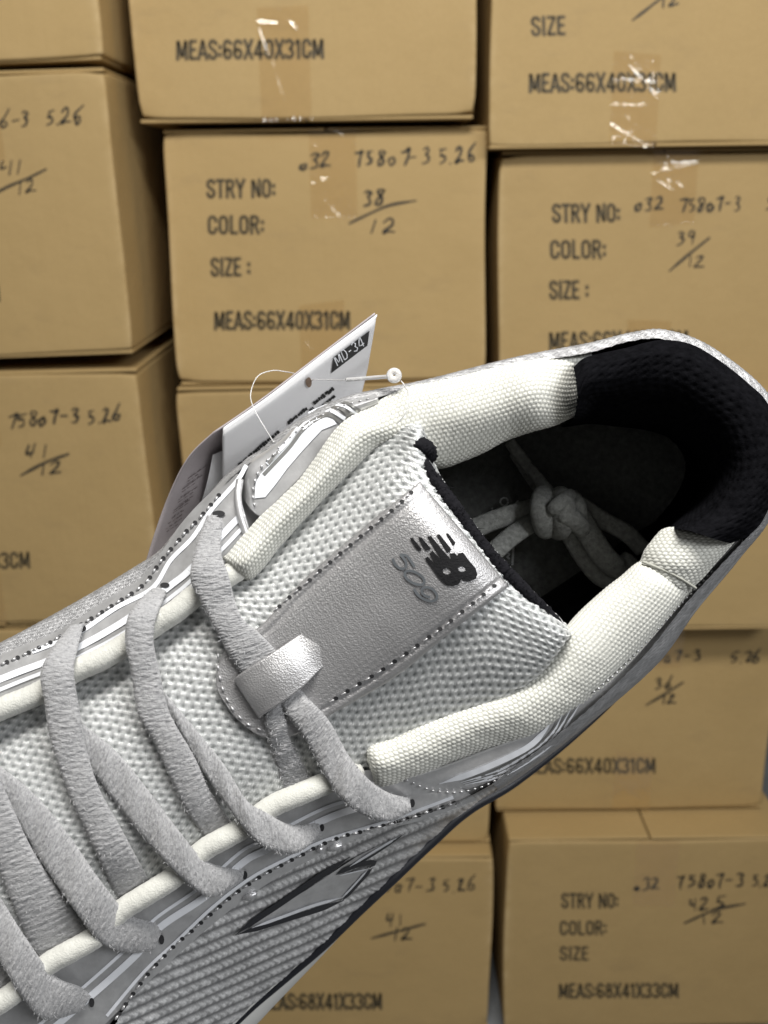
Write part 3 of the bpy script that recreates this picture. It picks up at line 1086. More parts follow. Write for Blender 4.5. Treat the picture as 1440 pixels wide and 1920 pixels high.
tv = np.concatenate([np.linspace(0, 1, 26, endpoint=False), np.linspace(1, 2, 24, endpoint=False), np.linspace(2, 3, 18)])
SHELL = cr(A, tv)


def shell_slice(name, k0, k1, mat, disp):
    a, b = int(k0 / (nS - 1) * (NU - 1)), int(k1 / (nS - 1) * (NU - 1)) + 1
    g = cr(np.stack([cr(r, np.linspace(k0, k1, int((k1 - k0) * 36) + 2)) for r in rows], 0), np.repeat(0, 1)) if False else None
    n = max(10, int((k1 - k0) * 34))
    Aa = np.stack([cr(r, np.linspace(k0, k1, n)) for r in rows], 0)
    t2 = np.concatenate([np.linspace(0, 1, 40, endpoint=False), np.linspace(1, 2, 40, endpoint=False), np.linspace(2, 3, 26)])
    return sheet(name, cr(Aa, t2), mat, shoe, disp)


shell_slice('side_panel', 0, 18, M['rim'], weave_mesh(1.5, 1.0, 0.35, 0.13))
shell_slice('heel_panel', 18, 30.5, M['rim'], weave_mesh(1.4, 1.05, 0.4, 0.15))
shell_slice('side_panel', 30.5, nS - 1, M['knit'], rib_straight(2.1, 0.42))

# toe box closing the front of the shoe beyond the frame
tb = [[(-735, 1900, -22), (-720, 1780, -20), (-640, 1560, -16), (-420, 1430, -12), (-195, 1372, -11.5), (-90, 1330, -13)],
      [(-730, 1905, -20), (-690, 1800, -12), (-580, 1660, -8), (-400, 1560, -5), (-205, 1520, -5), (-90, 1480, -6)],
      [(-730, 1910, -20), (-670, 1890, -9), (-540, 1840, -4), (-380, 1760, -2), (-195, 1700, -2), (-80, 1650, -3.5)],
      [(-730, 1920, -20), (-660, 1990, -12), (-560, 2080, -8), (-380, 2060, -5), (-170, 1930, -6), (-40, 1850, -8)],
      [(-735, 1925, -22), (-660, 2120, -22), (-450, 2300, -18), (-180, 2270, -14), (30, 2120, -14), (110, 2040, -15)]]
sheet('toe_box', loft(tb, 90, 80), M['mesh'], shoe, weave_mesh())

# sole: foam midsole with a black rubber lip and tread
SE = cr(ST[:, 3], np.linspace(0, nS - 1, 500))
cen = SE[:, :2].mean(0)
tng = np.gradient(SE[:, :2], axis=0)
tng /= np.linalg.norm(tng, axis=1, keepdims=True) + 1e-9
outw = np.stack([tng[:, 1], -tng[:, 0]], 1)
sgn = np.sign(np.sum(outw * (SE[:, :2] - cen), 1).mean())
outw *= sgn


def ring(off, dh):
    q = SE.copy()
    k = off if np.ndim(off) == 0 else np.asarray(off)[:, None]
    q[:, :2] += outw * k
    q[:, 2] += dh
    return q


sidx = np.linspace(0, nS - 1, 500)
flare = np.interp(sidx, [0, 31, 33.5, 35, 37, 40, 44], [14, 2, 3, 10, 26, 30, 16])
rr = [ring(-6, 1.0), ring(flare * 0.5, 0.2), ring(flare, -3), ring(flare + 2, -9), ring(flare - 2, -15), ring(flare * 0.5 - 10, -18)]
g = np.stack(rr, 0)
sheet('midsole', cr(g, np.linspace(0, 5, 24)), M['foam'], shoe)
g2 = np.stack([ring(flare * 0.5 - 8, -17.5), ring(flare * 0.5 - 8, -21), ring(-60, -22)], 0)
sheet('outsole', cr(g2, np.linspace(0, 2, 8)), M['rubber'], shoe)
cw = W(np.concatenate([ring(-60, -22), [[cen[0], cen[1], SE[:, 2].mean() - 22]]], 0))
raw_mesh('tread', cw, [(i, (i + 1) % 500, 500) for i in range(500)], M['rubber'], shoe)
lw = np.interp(sidx, [0, 29, 31, 33, 36, 38, 44], [0.8, 0.8, 1.7, 1.6, 0.9, 0.6, 0.6])
V, Fc = tube_geo(W(ring(1.0, 0.3)), lw / 1000, 10, cap=False)
raw_mesh('rubber_lip', V, Fc, M['rubber'], shoe)

# ------------------------------------------------------------------ shoe: tongue
TG = [
    [(-200, 1400, -9), (0, 1305, -8), (200, 1210, -8), (350, 1110, -7), (460, 1065, -6), (600, 935, -5), (715, 830, -2), (783, 803, 2.2), (799, 800, -6)],
    [(-210, 1550, -3), (10, 1440, -2), (215, 1330, -1.5), (385, 1215, -.8), (520, 1130, .8), (650, 1020, 3.4), (755, 932, 6), (806, 893, 4.2), (822, 884, -3)],
    [(-190, 1705, -1), (30, 1590, 0), (240, 1450, .5), (420, 1330, .6), (570, 1225, 2.6), (710, 1115, 5.6), (826, 1040, 8.2), (884, 1005, 6.0), (900, 997, -2)],
    [(-170, 1855, -3), (50, 1725, -2), (250, 1590, -1.5), (460, 1450, -.8), (630, 1320, 1.2), (780, 1215, 4.5), (893, 1143, 6.4), (957, 1090, 4.6), (972, 1080, -3)],
    [(-150, 2005, -9), (70, 1860, -8), (270, 1735, -8), (490, 1575, -7), (690, 1440, -6), (850, 1350, -3.5), (990, 1264, 0.5), (1053, 1190, 2.6), (1066, 1174, -5)],
]
TG = [[(x - 9, y - 8, h - 6) for x, y, h in TG[0]]] + TG + [[(x + 7, y + 9, h - 6) for x, y, h in TG[4]]]
TONG = np.stack([cr(r, np.linspace(0, 8, 470)) for r in TG], 0)
TONG = cr(TONG, np.linspace(0, 6, 280))
T_H = Surf(TONG, 4)
tongue = sheet('tongue', TONG, M['mesh'], shoe, weave_mesh(2.1, 1.6, -0.64, 0.29))

# leather patch
LE = [(434, 1338), (404, 1280), (424, 1212), (488, 1171), (560, 1093), (663, 1001), (789, 899)]
RE = [(440, 1345), (492, 1382), (556, 1380), (614, 1346), (740, 1273), (837, 1195), (959, 1098)]
nu, nv = 170, 110
a_, b_ = arc(np.array(LE, float), nu), arc(np.array(RE, float), nu)
t_ = np.linspace(0, 1, nv)[:, None, None]
pp = a_[None] * (1 - t_) + b_[None] * t_
hh = np.array([[T_H(pp[i, j, 0], pp[i, j, 1]) for j in range(nu)] for i in range(nv)])
rim = np.minimum(np.minimum(np.arange(nv), np.arange(nv)[::-1])[:, None] / 3.0, (np.arange(nu)[None, :]) / 3.0)
hh = hh + 1.15 + 0.5 * np.clip(rim, 0, 1)
# seam groove along the stitching, slight pillow in between
gv = np.minimum(np.arange(nv), np.arange(nv)[::-1])[:, None] / nv
hh = hh - 0.35 * np.exp(-((gv - 0.085) / 0.018) ** 2) * (np.arange(nu)[None, :] > 40)
hh = hh - 1.6 * np.clip((np.arange(nu)[None, :] - (nu - 16)) / 16.0, 0, 1) ** 2
PATCH = np.concatenate([pp, hh[..., None]], -1)
P_H = Surf(PATCH, 2)
sheet('leather_patch', PATCH, M['leather'], tongue, edge=0.7)

# lace keeper: strap of the same leather that lifts off and holds the laces
S1 = [(436, 1278, 0.2), (443, 1268, 2.6), (485, 1240, 5.2), (525, 1214, 5.0), (556, 1193, 4.6), (580, 1176, 5), (604, 1158, 5.0)]
S2 = [(486, 1352, 0.0), (491, 1343, 2.3), (530, 1318, 4.9), (568, 1290, 4.9), (599, 1259, 4.8), (622, 1243, 5), (648, 1222, 5.0)]
for q in (S1, S2):
    for i, k in enumerate((-0.4, 2.6, 3.4, 2.3, 0.35, -0.45, -1.2)):
        q[i] = (q[i][0], q[i][1], P_H(q[i][0], q[i][1]) + k)
mid = [tuple((np.array(a) + np.array(b)) / 2 + np.array([0, 0, 0.5])) for a, b in zip(S1, S2)]
sheet('lace_keeper', loft([S1, mid, S2], 60, 40), M['leather'], tongue, edge=0.5)


def stitches(path, surf, pitch_px, eps, parent, r=0.20, holes=True, fill=0.62, name='stitching'):
    path = np.asarray(path, float)
    L = np.sum(np.linalg.norm(np.diff(arc(path, 200), axis=0), axis=1))
    n = max(2, int(L / pitch_px))
    q = arc(path, n * 8 + 1)
    parts = []
    for i in range(n):
        a = q[i * 8:i * 8 + int(8 * fill) + 1]
        l = surf.lay(a, eps)
        m_ = len(l)
        l[:, 2] += 0.22 * np.sin(np.linspace(0, math.pi, m_))
        jit = rng.normal(0, 0.4, 2)
        l[:, :2] += jit
        rr_ = np.sin(np.linspace(0.25, math.pi - 0.25, m_)) * r / 1000
        v, f = tube_geo(W(l), rr_, 6)
        parts.append((v, f, 0))
        if holes:
            c = q[i * 8 + int(8 * fill) + 1]
            ph = np.linspace(0, 2 * math.pi, 8, endpoint=False)
            cc = [(c[0] + 4.6 * math.cos(p) + jit[0], c[1] + 4.0 * math.sin(p) + jit[1]) for p in ph]
            parts.append((W(surf.lay(cc, eps * 0.6 + 0.12)), [tuple(range(8))], 1))
    v, f, m_ = merge(parts)
    return raw_mesh(name, v, f, [M['thread'], M['hole']], parent, midx=m_)


stitches([(512, 1147), (560, 1105), (640, 1036), (720, 970), (779, 917)], P_H, 24, 0.12, tongue, r=0.16)
stitches([(616, 1318), (672, 1284), (757, 1229), (840, 1168), (935, 1092)], P_H, 26, 0.12, tongue, r=0.16)
stitches([(408, 1225), (410, 1262), (425, 1310), (456, 1352), (500, 1373)], P_H, 20, 0.15, tongue, r=0.26, holes=False)

# rolled black edging of the tongue
ed = [(784, 838, 0), (790, 862, 2.0), (806, 890, 3.2), (850, 948, 4.6), (900, 1018, 4.8), (950, 1074, 4.2), (1000, 1126, 2.6), (1042, 1170, -1.0)]
tube('edging', ed, 1.45, M['terry'], tongue, n=160, seg=14, noise=0.11)
tube('edging', [(776, 838, 1.0), (788, 836, 2.2), (800, 846, 1.5), (804, 866, -1)], 1.9, M['terry'], tongue, n=40, seg=18, noise=0.16, round_ends=True)
# shaggy threads along the edging
q = arc(np.array(ed), 400)
parts = []
for i in range(420):
    c = q[rng.integers(0, 400)].copy()
    c[:2] += rng.normal(0, 6, 2)
    c[2] += rng.uniform(0.6, 1.5)
    d = rng.normal(0, 1, 3)
    e = c + np.array([d[0] * 7, d[1] * 7, d[2] * 0.5])
    v, f = tube_geo(W(np.stack([c, (c + e) / 2 + np.array([0, 0, .25]), e])), np.array([.05, .05, .02]) / 1000, 4)
    parts.append((v, f))
v, f, _ = merge(parts)
raw_mesh('edging_fringe', v, f, M['terry'], tongue)

# emblem and number on the patch
def z1(p):
    return [(720 + x / 6.0, 980 + y / 6.0) for x, y in p]


logo = [
    [[(290, 175), (320, 170), (420, 290), (415, 318), (390, 318), (345, 268)]],
    [[(385, 162), (420, 165), (520, 282), (530, 300), (478, 312), (438, 268)]],
    [[(590, 135), (625, 130), (757, 298), (738, 335), (712, 332)]],
    [[(697, 120), (722, 118), (805, 225), (785, 262)]],
    [[(460, 405), (490, 380), (575, 465), (512, 350), (545, 315), (648, 420), (486, 155), (530, 150), (640, 285), (752, 412),
      (740, 345), (790, 340), (828, 372), (835, 345), (890, 335), (960, 430), (1030, 510), (1050, 580), (1035, 630), (975, 658),
      (910, 655), (862, 632), (860, 668), (828, 700), (770, 712), (700, 700), (640, 650), (580, 570)],
     circ(708, 546, 48, 36, 0, 340, 14), circ(878, 522, 46, 32, 0, 340, 14)],
]
parts = [poly_px([z1(l) for l in s], P_H, 0.26, 3) for s in logo]
v, f, _ = merge(parts)
lg = raw_mesh('emblem', v, f, M['flock'], tongue, smooth=False)
num = [[(344, 498), (300, 428), (256, 370)], [(256, 370), (182, 356)],
       [(182, 356), (222, 402), (252, 458), (236, 512), (180, 516), (124, 466), (97, 404)],
       [(343 + 128 * math.cos(t) * .86 - 62 * math.sin(t) * .46, 620 + 128 * math.cos(t) * .46 + 62 * math.sin(t) * .86) for t in np.linspace(0, 2 * math.pi, 22)],
       [(336, 745), (385, 815), (450, 862), (530, 884), (588, 862), (594, 810), (548, 750), (478, 724), (428, 745), (426, 788), (468, 826), (520, 838)]]
parts = [ribbon_px(z1(s), 4.8, P_H, 0.24 + 0.01 * i) for i, s in enumerate(num)]
v, f, _ = merge(parts)
raw_mesh('number', v, f, M['text_grey'], tongue)

# ------------------------------------------------------------------ shoe: collar
def collar(name, rows_, nu_, nv_, disp):
    return sheet(name, loft(rows_, nu_, nv_), M['collar'], shoe, disp)


LO = [(412, 1043, -6), (425, 1038, -3), (480, 975, -4), (560, 898, -4), (609, 830, -3), (640, 792, -3), (692, 761, -4), (757, 727, -3.6), (833, 711, -2.6), (920, 690, -2.4), (1000, 673, -2.0), (1104, 660, -3)]
LI = [(455, 1098, -9), (478, 1086, -5), (530, 1018, -4), (592, 952, -3.5), (655, 890, -4), (715, 842, -5), (770, 846, -6), (815, 880, -7), (900, 852, -6), (960, 822, -5), (1040, 796, -4), (1104, 770, -15)]
n_ = 12
LOa, LIa = np.array(LO, float), np.array(LI, float)


def between(a, b, t, h, e0=0.8, e1=0.75):
    q = a * (1 - t) + b * t
    q[:, 2] = q[:, 2] + h
    q[0, 2] -= h * e0
    q[-1, 2] -= h * e1
    return q


lin = LIa.copy()
lin[:, 2] -= 12
lin[:, 0] -= 18
lin[:, 1] -= 22
lin2 = LIa.copy()
lin2[:, 2] -= 24
lin2[:, 0] -= 40
lin2[:, 1] -= 50
collar('collar_pad', [LOa, between(LOa, LIa, .18, 3.4, .8, .55), between(LOa, LIa, .5, 5.2, .8, .6), between(LOa, LIa, .85, 3.2), LIa + np.array([0, 0, -1.5]), lin, lin2],
       640, 150, weave_collar(0.98, 0.95, 0.18))

RO = np.array([(694, 1470, -9), (716, 1480, -7), (781, 1460, -7), (849, 1430, -7), (921, 1404, -7), (1000, 1386, -7), (1056, 1348, -6.5), (1117, 1303, -6), (1174, 1252, -6), (1228, 1192, -5), (1275, 1137, -5), (1303, 1104, -5)], float)
RI = np.array([(682, 1412, -9), (690, 1392, -6), (733, 1382, -5), (807, 1344, -5), (918, 1300, -5), (990, 1266, -5), (1040, 1212, -5), (1072, 1162, -4), (1128, 1109, -4), (1165, 1080, -4), (1188, 1060, -4), (1206, 1050, -4)], float)
rin = RI.copy()
rin[:, 2] -= 12
rin[:, :2] += (18, 22)
rin2 = RI.copy()
rin2[:, 2] -= 24
rin2[:, :2] += (30, 40)
g = [RO, between(RO, RI, .15, 3.2, .8, .3), between(RO, RI, .5, 5.0, .8, .3), between(RO, RI, .85, 3.2, .8, .3), RI + np.array([0, 0, -1.5]), rin, rin2]


def mixed(U, V):
    a1, m1 = weave_collar(1.02, 1.0, 0.19)(U, V)
    a2, m2 = ribs_collar(1.0, 0.2)(U, V)
    k = 1 / (1 + np.exp(-(U - 14) / 2.5))
    return a1 * (1 - k) + a2 * k, m1 * (1 - k) + m2 * k


collar('collar_pad', g, 640, 150, mixed)
# short piece between the right pad and the black heel
KO = np.array([(1290, 1112, -3.6), (1323, 1080, -3), (1357, 1041, -3), (1385, 1010, -4), (1408, 985, -9)], float)
KI = np.array([(1200, 1052, -4.6), (1211, 1026, -4), (1240, 994, -4), (1270, 988, -5), (1292, 975, -14)], float)
kin = KI.copy()
kin[:, 2] -= 14
kin[:, :2] += (25, 25)
collar('collar_pad', [KO, between(KO, KI, .15, 2.9, .2, .9), between(KO, KI, .5, 4.6, .2, .9), between(KO, KI, .85, 2.9, .2, .9), KI + np.array([0, 0, -1.5]), kin], 170, 130, weave_collar(1.0, 0.95, 0.18))
tube('seam', [(1204, 1053, -2), (1235, 1065, -.3), (1270, 1081, -.2), (1305, 1103, -2.3)], 0.28, M['collar'], shoe, n=40, seg=8)

# black heel lining, padded, running down into the shoe
H0 = [(1075, 688, 1.6), (1101, 669, .4), (1170, 653, .6), (1235, 638, .6), (1292, 644, .6), (1342, 671, .6), (1400, 716, .6), (1444, 765, .5), (1468, 870, .3), (1436, 965, 0), (1405, 1003, 0), (1370, 1019, 0.6)]
H1 = [(1080, 712, 5.4), (1104, 690, 5.0), (1165, 678, 4), (1225, 668, 4), (1282, 674, 4), (1330, 702, 4), (1382, 745, 4), (1418, 800, 4), (1430, 870, 3.6), (1408, 940, 3.4), (1378, 978, 3.6), (1340, 1011, 4.0)]
H2 = [(1083, 752, 4.2), (1112, 735, 3), (1165, 735, 0), (1215, 735, 0), (1262, 742, 0), (1305, 768, 0), (1345, 802, 0), (1370, 845, 0), (1375, 885, 0), (1355, 930, 0), (1330, 966, 1), (1297, 996, 3.6)]
H3 = [(1075, 786, -3), (1115, 780, -14), (1165, 785, -16), (1212, 790, -16), (1255, 800, -16), (1292, 820, -16), (1318, 845, -16), (1330, 875, -16), (1330, 905, -16), (1315, 935, -15), (1295, 960, -11), (1264, 990, -1)]
H4 = [(1062, 800, -34), (1110, 795, -36), (1160, 800, -36), (1205, 805, -36), (1245, 815, -36), (1278, 830, -36), (1300, 850, -36), (1312, 875, -36), (1312, 900, -36), (1300, 925, -36), (1280, 950, -36), (1250, 985, -34)]
H5 = [(1050, 800, -60), (1100, 790, -60), (1145, 795, -60), (1185, 800, -60), (1220, 808, -60), (1250, 820, -60), (1270, 838, -60), (1282, 862, -60), (1282, 890, -60), (1272, 918, -60), (1255, 945, -60), (1230, 975, -60)]


def pebble(U, V):
    p, q_ = 2.1, 1.7
    row = np.floor(V / q_)
    fx = (U / p + 0.5 * (row % 2)) % 1 - .5
    fy = V / q_ - row - .5
    hole = np.exp(-((fx / .22) ** 2 + (fy / .24) ** 2))
    return -0.30 * hole, 1 - hole


sheet('heel_lining', loft([H0, H1, H2, H3, H4, H5], 240, 160), M['black'], shoe, pebble)

# inner lining below the collar pads, both sides
def wall_down(name, top, sx, sy):
    t = np.array([(x, y, 0) for x, y in top], float)
    rws = []
    for h, k in ((-16, .55), (-30, .8), (-45, 1.0), (-62, 1.05)):
        q = t.copy()
        q[:, 2] = h
        q[:, 0] += sx * k
        q[:, 1] += sy * k
        c = np.array([1000.0, 960.0])
        q[:, :2] = c + (q[:, :2] - c) * (1 - 0.02 * k)
        rws.append(q)
    return sheet(name, loft(rws, 100, 30), M['black'], shoe)


wall_down('inner_lining', [(480, 1050), (600, 930), (720, 830), (815, 860), (900, 835), (960, 805), (1040, 780), (1092, 760)], -50, -60)
wall_down('inner_lining', [(690, 1400), (807, 1360), (918, 1320), (1040, 1225), (1128, 1125), (1188, 1075), (1240, 1010), (1290, 985)], 30, 42)
# insole
g = loft([[(560, 1010, -58), (760, 830, -59), (950, 735, -60), (1120, 730, -60), (1290, 800, -60)],
          [(620, 1130, -57), (800, 1000, -57.5), (980, 900, -58), (1140, 860, -58), (1310, 870, -59)],
          [(740, 1260, -58), (900, 1190, -58), (1060, 1090, -59), (1190, 1000, -60), (1320, 930, -60)]], 120, 80)
insole = sheet('insole', g, M['insole'], shoe, lambda U, V: (0.10 * np.sin(2 * math.pi * (U + .8 * V) / 1.1), None))
I_H = Surf(g, 3)


def z3(p):
    return [(820 + x / 3.4286, 800 + y / 3.4286) for x, y in p]


parts = [ribbon_px(z3(circ(430, 482, 26, 26, 0, 350, 16)), 3.2, I_H, 0.4), ribbon_px(z3(circ(375, 525, 24, 22, 190, 60, 10)), 3.2, I_H, 0.4),
         ribbon_px(z3([(500, 500), (520, 475)]), 3, I_H, 0.4), ribbon_px(z3([(490, 760), (482, 890)]), 4, I_H, 0.4),
         ribbon_px(z3([(430, 790), (470, 830), (440, 830), (465, 850)]), 3, I_H, 0.4)]
v, f, _ = merge(parts)
raw_mesh('insole_print', v, f, mat_simple('pale_print', (0.42, 0.43, 0.43), 0.6), insole)

# base of the quarters, below every overlay
ua = [(-200, 1335, -11), (0, 1242, -11.5), (150, 1166, -11.5), (270, 1092, -11.5), (345, 1000, -11.5), (440, 890, -10.5), (560, 806, -9.5), (640, 766, -7.5), (800, 724, -5.5), (970, 684, -4), (1110, 660, -3)]
ub = [(-200, 1470, -10), (0, 1345, -10), (150, 1275, -10), (300, 1195, -10), (400, 1110, -10), (520, 1010, -9), (620, 900, -9), (690, 850, -9), (830, 800, -8), (980, 760, -7), (1110, 730, -7)]
sheet('quarter_base', loft([ua, [((a[0] + b[0]) / 2, (a[1] + b[1]) / 2, max(a[2], b[2]) + .3) for a, b in zip(ua, ub)], ub], 200, 40), M['overlay'], shoe)
la = [(1395, 1015, -5), (1290, 1130, -6), (1205, 1232, -7), (1085, 1346, -8), (960, 1442, -10), (885, 1490, -12), (757, 1538, -13.5), (557, 1607, -14), (382, 1726, -14), (250, 1866, -14), (60, 2110, -15)]
lb = [(1300, 1000, -8), (1210, 1080, -8), (1100, 1180, -9), (1000, 1290, -9), (880, 1370, -9), (780, 1420, -9), (690, 1440, -9.5), (500, 1545, -10), (320, 1670, -10), (180, 1780, -10), (-60, 1950, -10)]
sheet('quarter_base', loft([la, [((a[0] + b[0]) / 2, (a[1] + b[1]) / 2, max(a[2], b[2]) - 1.0) for a, b in zip(la, lb)], lb], 200, 40), M['overlay'], shoe)

# ------------------------------------------------------------------ shoe: eyestays with stripes, cords
def eyestay(rows_, nm):
    G = loft(rows_, 360, 70)
    o = sheet(nm, G, M['overlay'], shoe, lambda U, V: (0.05 * np.sin(U * .7) * np.sin(V * .9), None))
    return G, o


UE = [[(-200, 1425, -5), (0, 1332, -4.5), (141, 1266, -4.5), (235, 1218, -4.5), (330, 1146, -4.2), (420, 1060, -4), (470, 1000, -4)],
      [(-200, 1385, -4.5), (0, 1285, -4.5), (130, 1230, -4.5), (225, 1175, -4.5), (312, 1105, -4.5), (392, 1015, -4.5), (452, 935, -5)],
      [(-200, 1345, -7), (0, 1250, -7), (120, 1200, -7), (216, 1140, -7), (290, 1088, -7), (368, 985, -7), (450, 892, -7)],
      [(-200, 1322, -10.5), (0, 1228, -10.5), (110, 1182, -10.5), (208, 1118, -10.5), (272, 1075, -10.5), (345, 975, -10.5), (428, 890, -10.5)]]
UG, ue = eyestay(UE, 'eyestay')
U_H = Surf(UG, 3)
LEy = [[(-150, 1960, -5), (10, 1850, -4.5), (90, 1796, -4.5), (180, 1738, -4.5), (330, 1632, -4.5), (455, 1538, -4.2), (610, 1462, -4), (720, 1440, -5), (830, 1430, -6)],
       [(-120, 2000, -5.5), (30, 1888, -5.5), (110, 1835, -5.5), (205, 1772, -5.5), (350, 1668, -5.5), (475, 1580, -5.5), (630, 1505, -6), (740, 1480, -7), (850, 1465, -8)],
       [(-60, 2080, -8.5), (95, 1960, -8.5), (165, 1895, -8.5), (255, 1810, -8.5), (392, 1700, -8.5), (510, 1618, -8.5), (660, 1545, -9), (770, 1518, -9), (880, 1488, -9.5)],
       [(-40, 2110, -11.5), (125, 1985, -11.5), (192, 1925, -11.5), (282, 1838, -11.5), (412, 1722, -11.5), (530, 1640, -11.5), (680, 1568, -12), (790, 1538, -12), (895, 1500, -13)]]
LG, le = eyestay(LEy, 'eyestay')
L_H = Surf(LG, 3)


def stripe(parent, surf, pts, w, mat='white', eps=0.28, taper=False):
    v, f = ribbon_px(pts, w, surf, eps, taper)
    return raw_mesh('stripe', v, f, M[mat], parent)


for pts, w in (([(-60, 1298), (29, 1262), (87, 1240), (159, 1207), (242, 1158), (318, 1099), (356, 1068), (419, 1000), (456, 962)], 12),
               ([(-60, 1318), (29, 1281), (87, 1258), (159, 1226), (242, 1180), (321, 1119), (357, 1089), (419, 1027), (452, 992)], 7),
               ([(60, 1222), (97, 1208), (144, 1189), (217, 1140), (285, 1103), (320, 1050), (361, 1008), (397, 955), (444, 902), (462, 872)], 8)):
    stripe(ue, U_H, pts, w)
for pts, w in (([(60, 1962), (172, 1866), (254, 1792), (301, 1738), (385, 1681), (456, 1617), (502, 1592), (602, 1540), (667, 1516), (740, 1500)], 13),
               ([(40, 1950), (160, 1848), (240, 1776), (292, 1722), (375, 1664), (448, 1600), (495, 1574), (596, 1521), (660, 1499), (730, 1482)], 6),
               ([(200, 1905), (270, 1822), (330, 1766), (400, 1700), (474, 1644), (557, 1601), (612, 1575), (735, 1537), (850, 1495)], 6)):
    stripe(le, L_H, pts, w)

SH = Surf(np.concatenate([SHELL[:40]], 0), 2)
stitches([(0, 1247), (83, 1210), (152, 1171), (217, 1131), (267, 1098), (300, 1055), (339, 1008), (376, 969), (415, 922)], U_H, 22, 0.35, ue, r=0.3)
stitches([(215, 1913), (267, 1840), (314, 1786), (382, 1726), (460, 1662), (557, 1607), (640, 1570), (758, 1538), (860, 1503)], L_H, 23, 0.4, le, r=0.3)
# glossy film tabs under the lower eyelets
parts = []
for (x, y, rx, ry) in ((468, 1680, 14, 9), (600, 1592, 8, 6), (628, 1588, 15, 8)):
    q = [(x - rx, y + ry * .6), (x, y), (x + rx, y - ry * .6)]
    l = L_H.lay(q, 0.3)
    parts.append(tube_geo(W(arc(l, 12)), np.sin(np.linspace(.3, 2.84, 12)) * 0.0009, 10))
v, f, _ = merge(parts)
raw_mesh('film_tab', v, f, M['thread'], le)

# the ends of the white cord show between the laces
up = [(-200, 1415, -1.6), (-80, 1366, -1.4), (0, 1330, -1.2), (76, 1298, -1.4), (141, 1258, -1.4), (190, 1236, -1.0), (240, 1206, -1.4), (296, 1168, -1.4), (330, 1146, -1.1), (372, 1112, -1.4), (430, 1078, -2.4), (462, 1058, -4)]
tube('lace_cord', up, 2.35, M['cord'], shoe, n=260, seg=20, noise=0.035)
lo = [(-150, 1975, -1.6), (-40, 1905, -1.4), (20, 1866, -1.2), (90, 1808, -1.4), (135, 1782, -1.0), (185, 1752, -1.4), (230, 1706, -1.4), (280, 1674, -1.0), (332, 1640, -1.4), (382, 1594, -1.4), (420, 1572, -1.0), (462, 1548, -1.4), (510, 1512, -1.4), (560, 1490, -1.0), (612, 1468, -1.6), (640, 1456, -2.6), (668, 1448, -6)]
tube('lace_cord', lo, 2.25, M['cord'], shoe, n=260, seg=20, noise=0.035)

# overlays beside the collar
OV = [[(447, 905, -13), (452, 868, -13), (485, 845, -13), (518, 829, -12.5), (549, 795, -12), (594, 771, -11.5), (636, 747, -10), (706, 730, -8.5)],
      [(458, 940, -7.5), (464, 885, -7), (500, 850, -7), (535, 826, -6.6), (566, 803, -6), (606, 781, -5.2), (646, 762, -4), (708, 744, -3)],
      [(474, 962, -5.5), (496, 905, -5.4), (528, 872, -5.2), (560, 845, -5), (590, 815, -4.6), (622, 790, -4.2), (660, 771, -3.2), (710, 752, -2.8)],
      [(492, 972, -4.5), (545, 915, -4.2), (570, 890, -4.2), (592, 860, -4.2), (612, 834, -4), (632, 808, -4), (664, 780, -4), (712, 762, -4)]]
OG = loft(OV, 160, 60)
ov = sheet('side_overlay', OG, M['overlay'], shoe, edge=0.4)
O_H = Surf(OG, 2)


def z2(p):
    return [(420 + x / 4.8, 580 + y / 4.8) for x, y in p]


parts = [poly_px([z2([(275, 1700), (285, 1560), (330, 1480), (440, 1370), (560, 1240), (690, 1075), (800, 1000), (900, 965), (980, 985), (1015, 1030),
                      (880, 1085), (790, 1180), (690, 1290), (570, 1430), (460, 1580), (370, 1690)])], O_H, 0.25, 3)]
v, f, _ = merge(parts)
raw_mesh('print_panel', v, f, M['white'], ov)
stripe(ov, O_H, z2([(355, 1490), (470, 1370), (590, 1240), (700, 1095), (820, 995), (940, 950), (1045, 1010)]), 7, 'grey_print', 0.34)
stripe(ov, O_H, z2([(385, 1390), (560, 1205), (680, 1055), (800, 960), (940, 905), (1090, 985)]), 7, 'white', 0.34)
stripe(ov, O_H, z2([(660, 1050), (800, 930), (940, 872), (1060, 900), (1130, 960)]), 5, 'grey_print', 0.36)
stripe(ov, O_H, z2([(760, 935), (940, 860), (1080, 870), (1190, 940)]), 5, 'white', 0.38)
stripe(ov, O_H, z2([(900, 850), (1080, 835), (1230, 915)]), 5, 'grey_print', 0.4)
stripe(ov, O_H, z2([(400, 1390), (440, 1330), (500, 1270)]), 6, 'grey_print', 0.36)
stitches([(478, 950), (474, 915), (490, 875), (520, 845)], O_H, 14, 0.3, ov, r=0.28, holes=False)
stitches([(520, 842), (560, 806), (600, 780), (640, 762), (700, 745)], O_H, 14, 0.3, ov, r=0.2, holes=False)
tube('overlay_edge', [(450, 900, -6.5), (446, 930, -5), (450, 965, -4.2), (462, 1003, -4.2)], 0.8, M['overlay'], ov, n=30, seg=10)

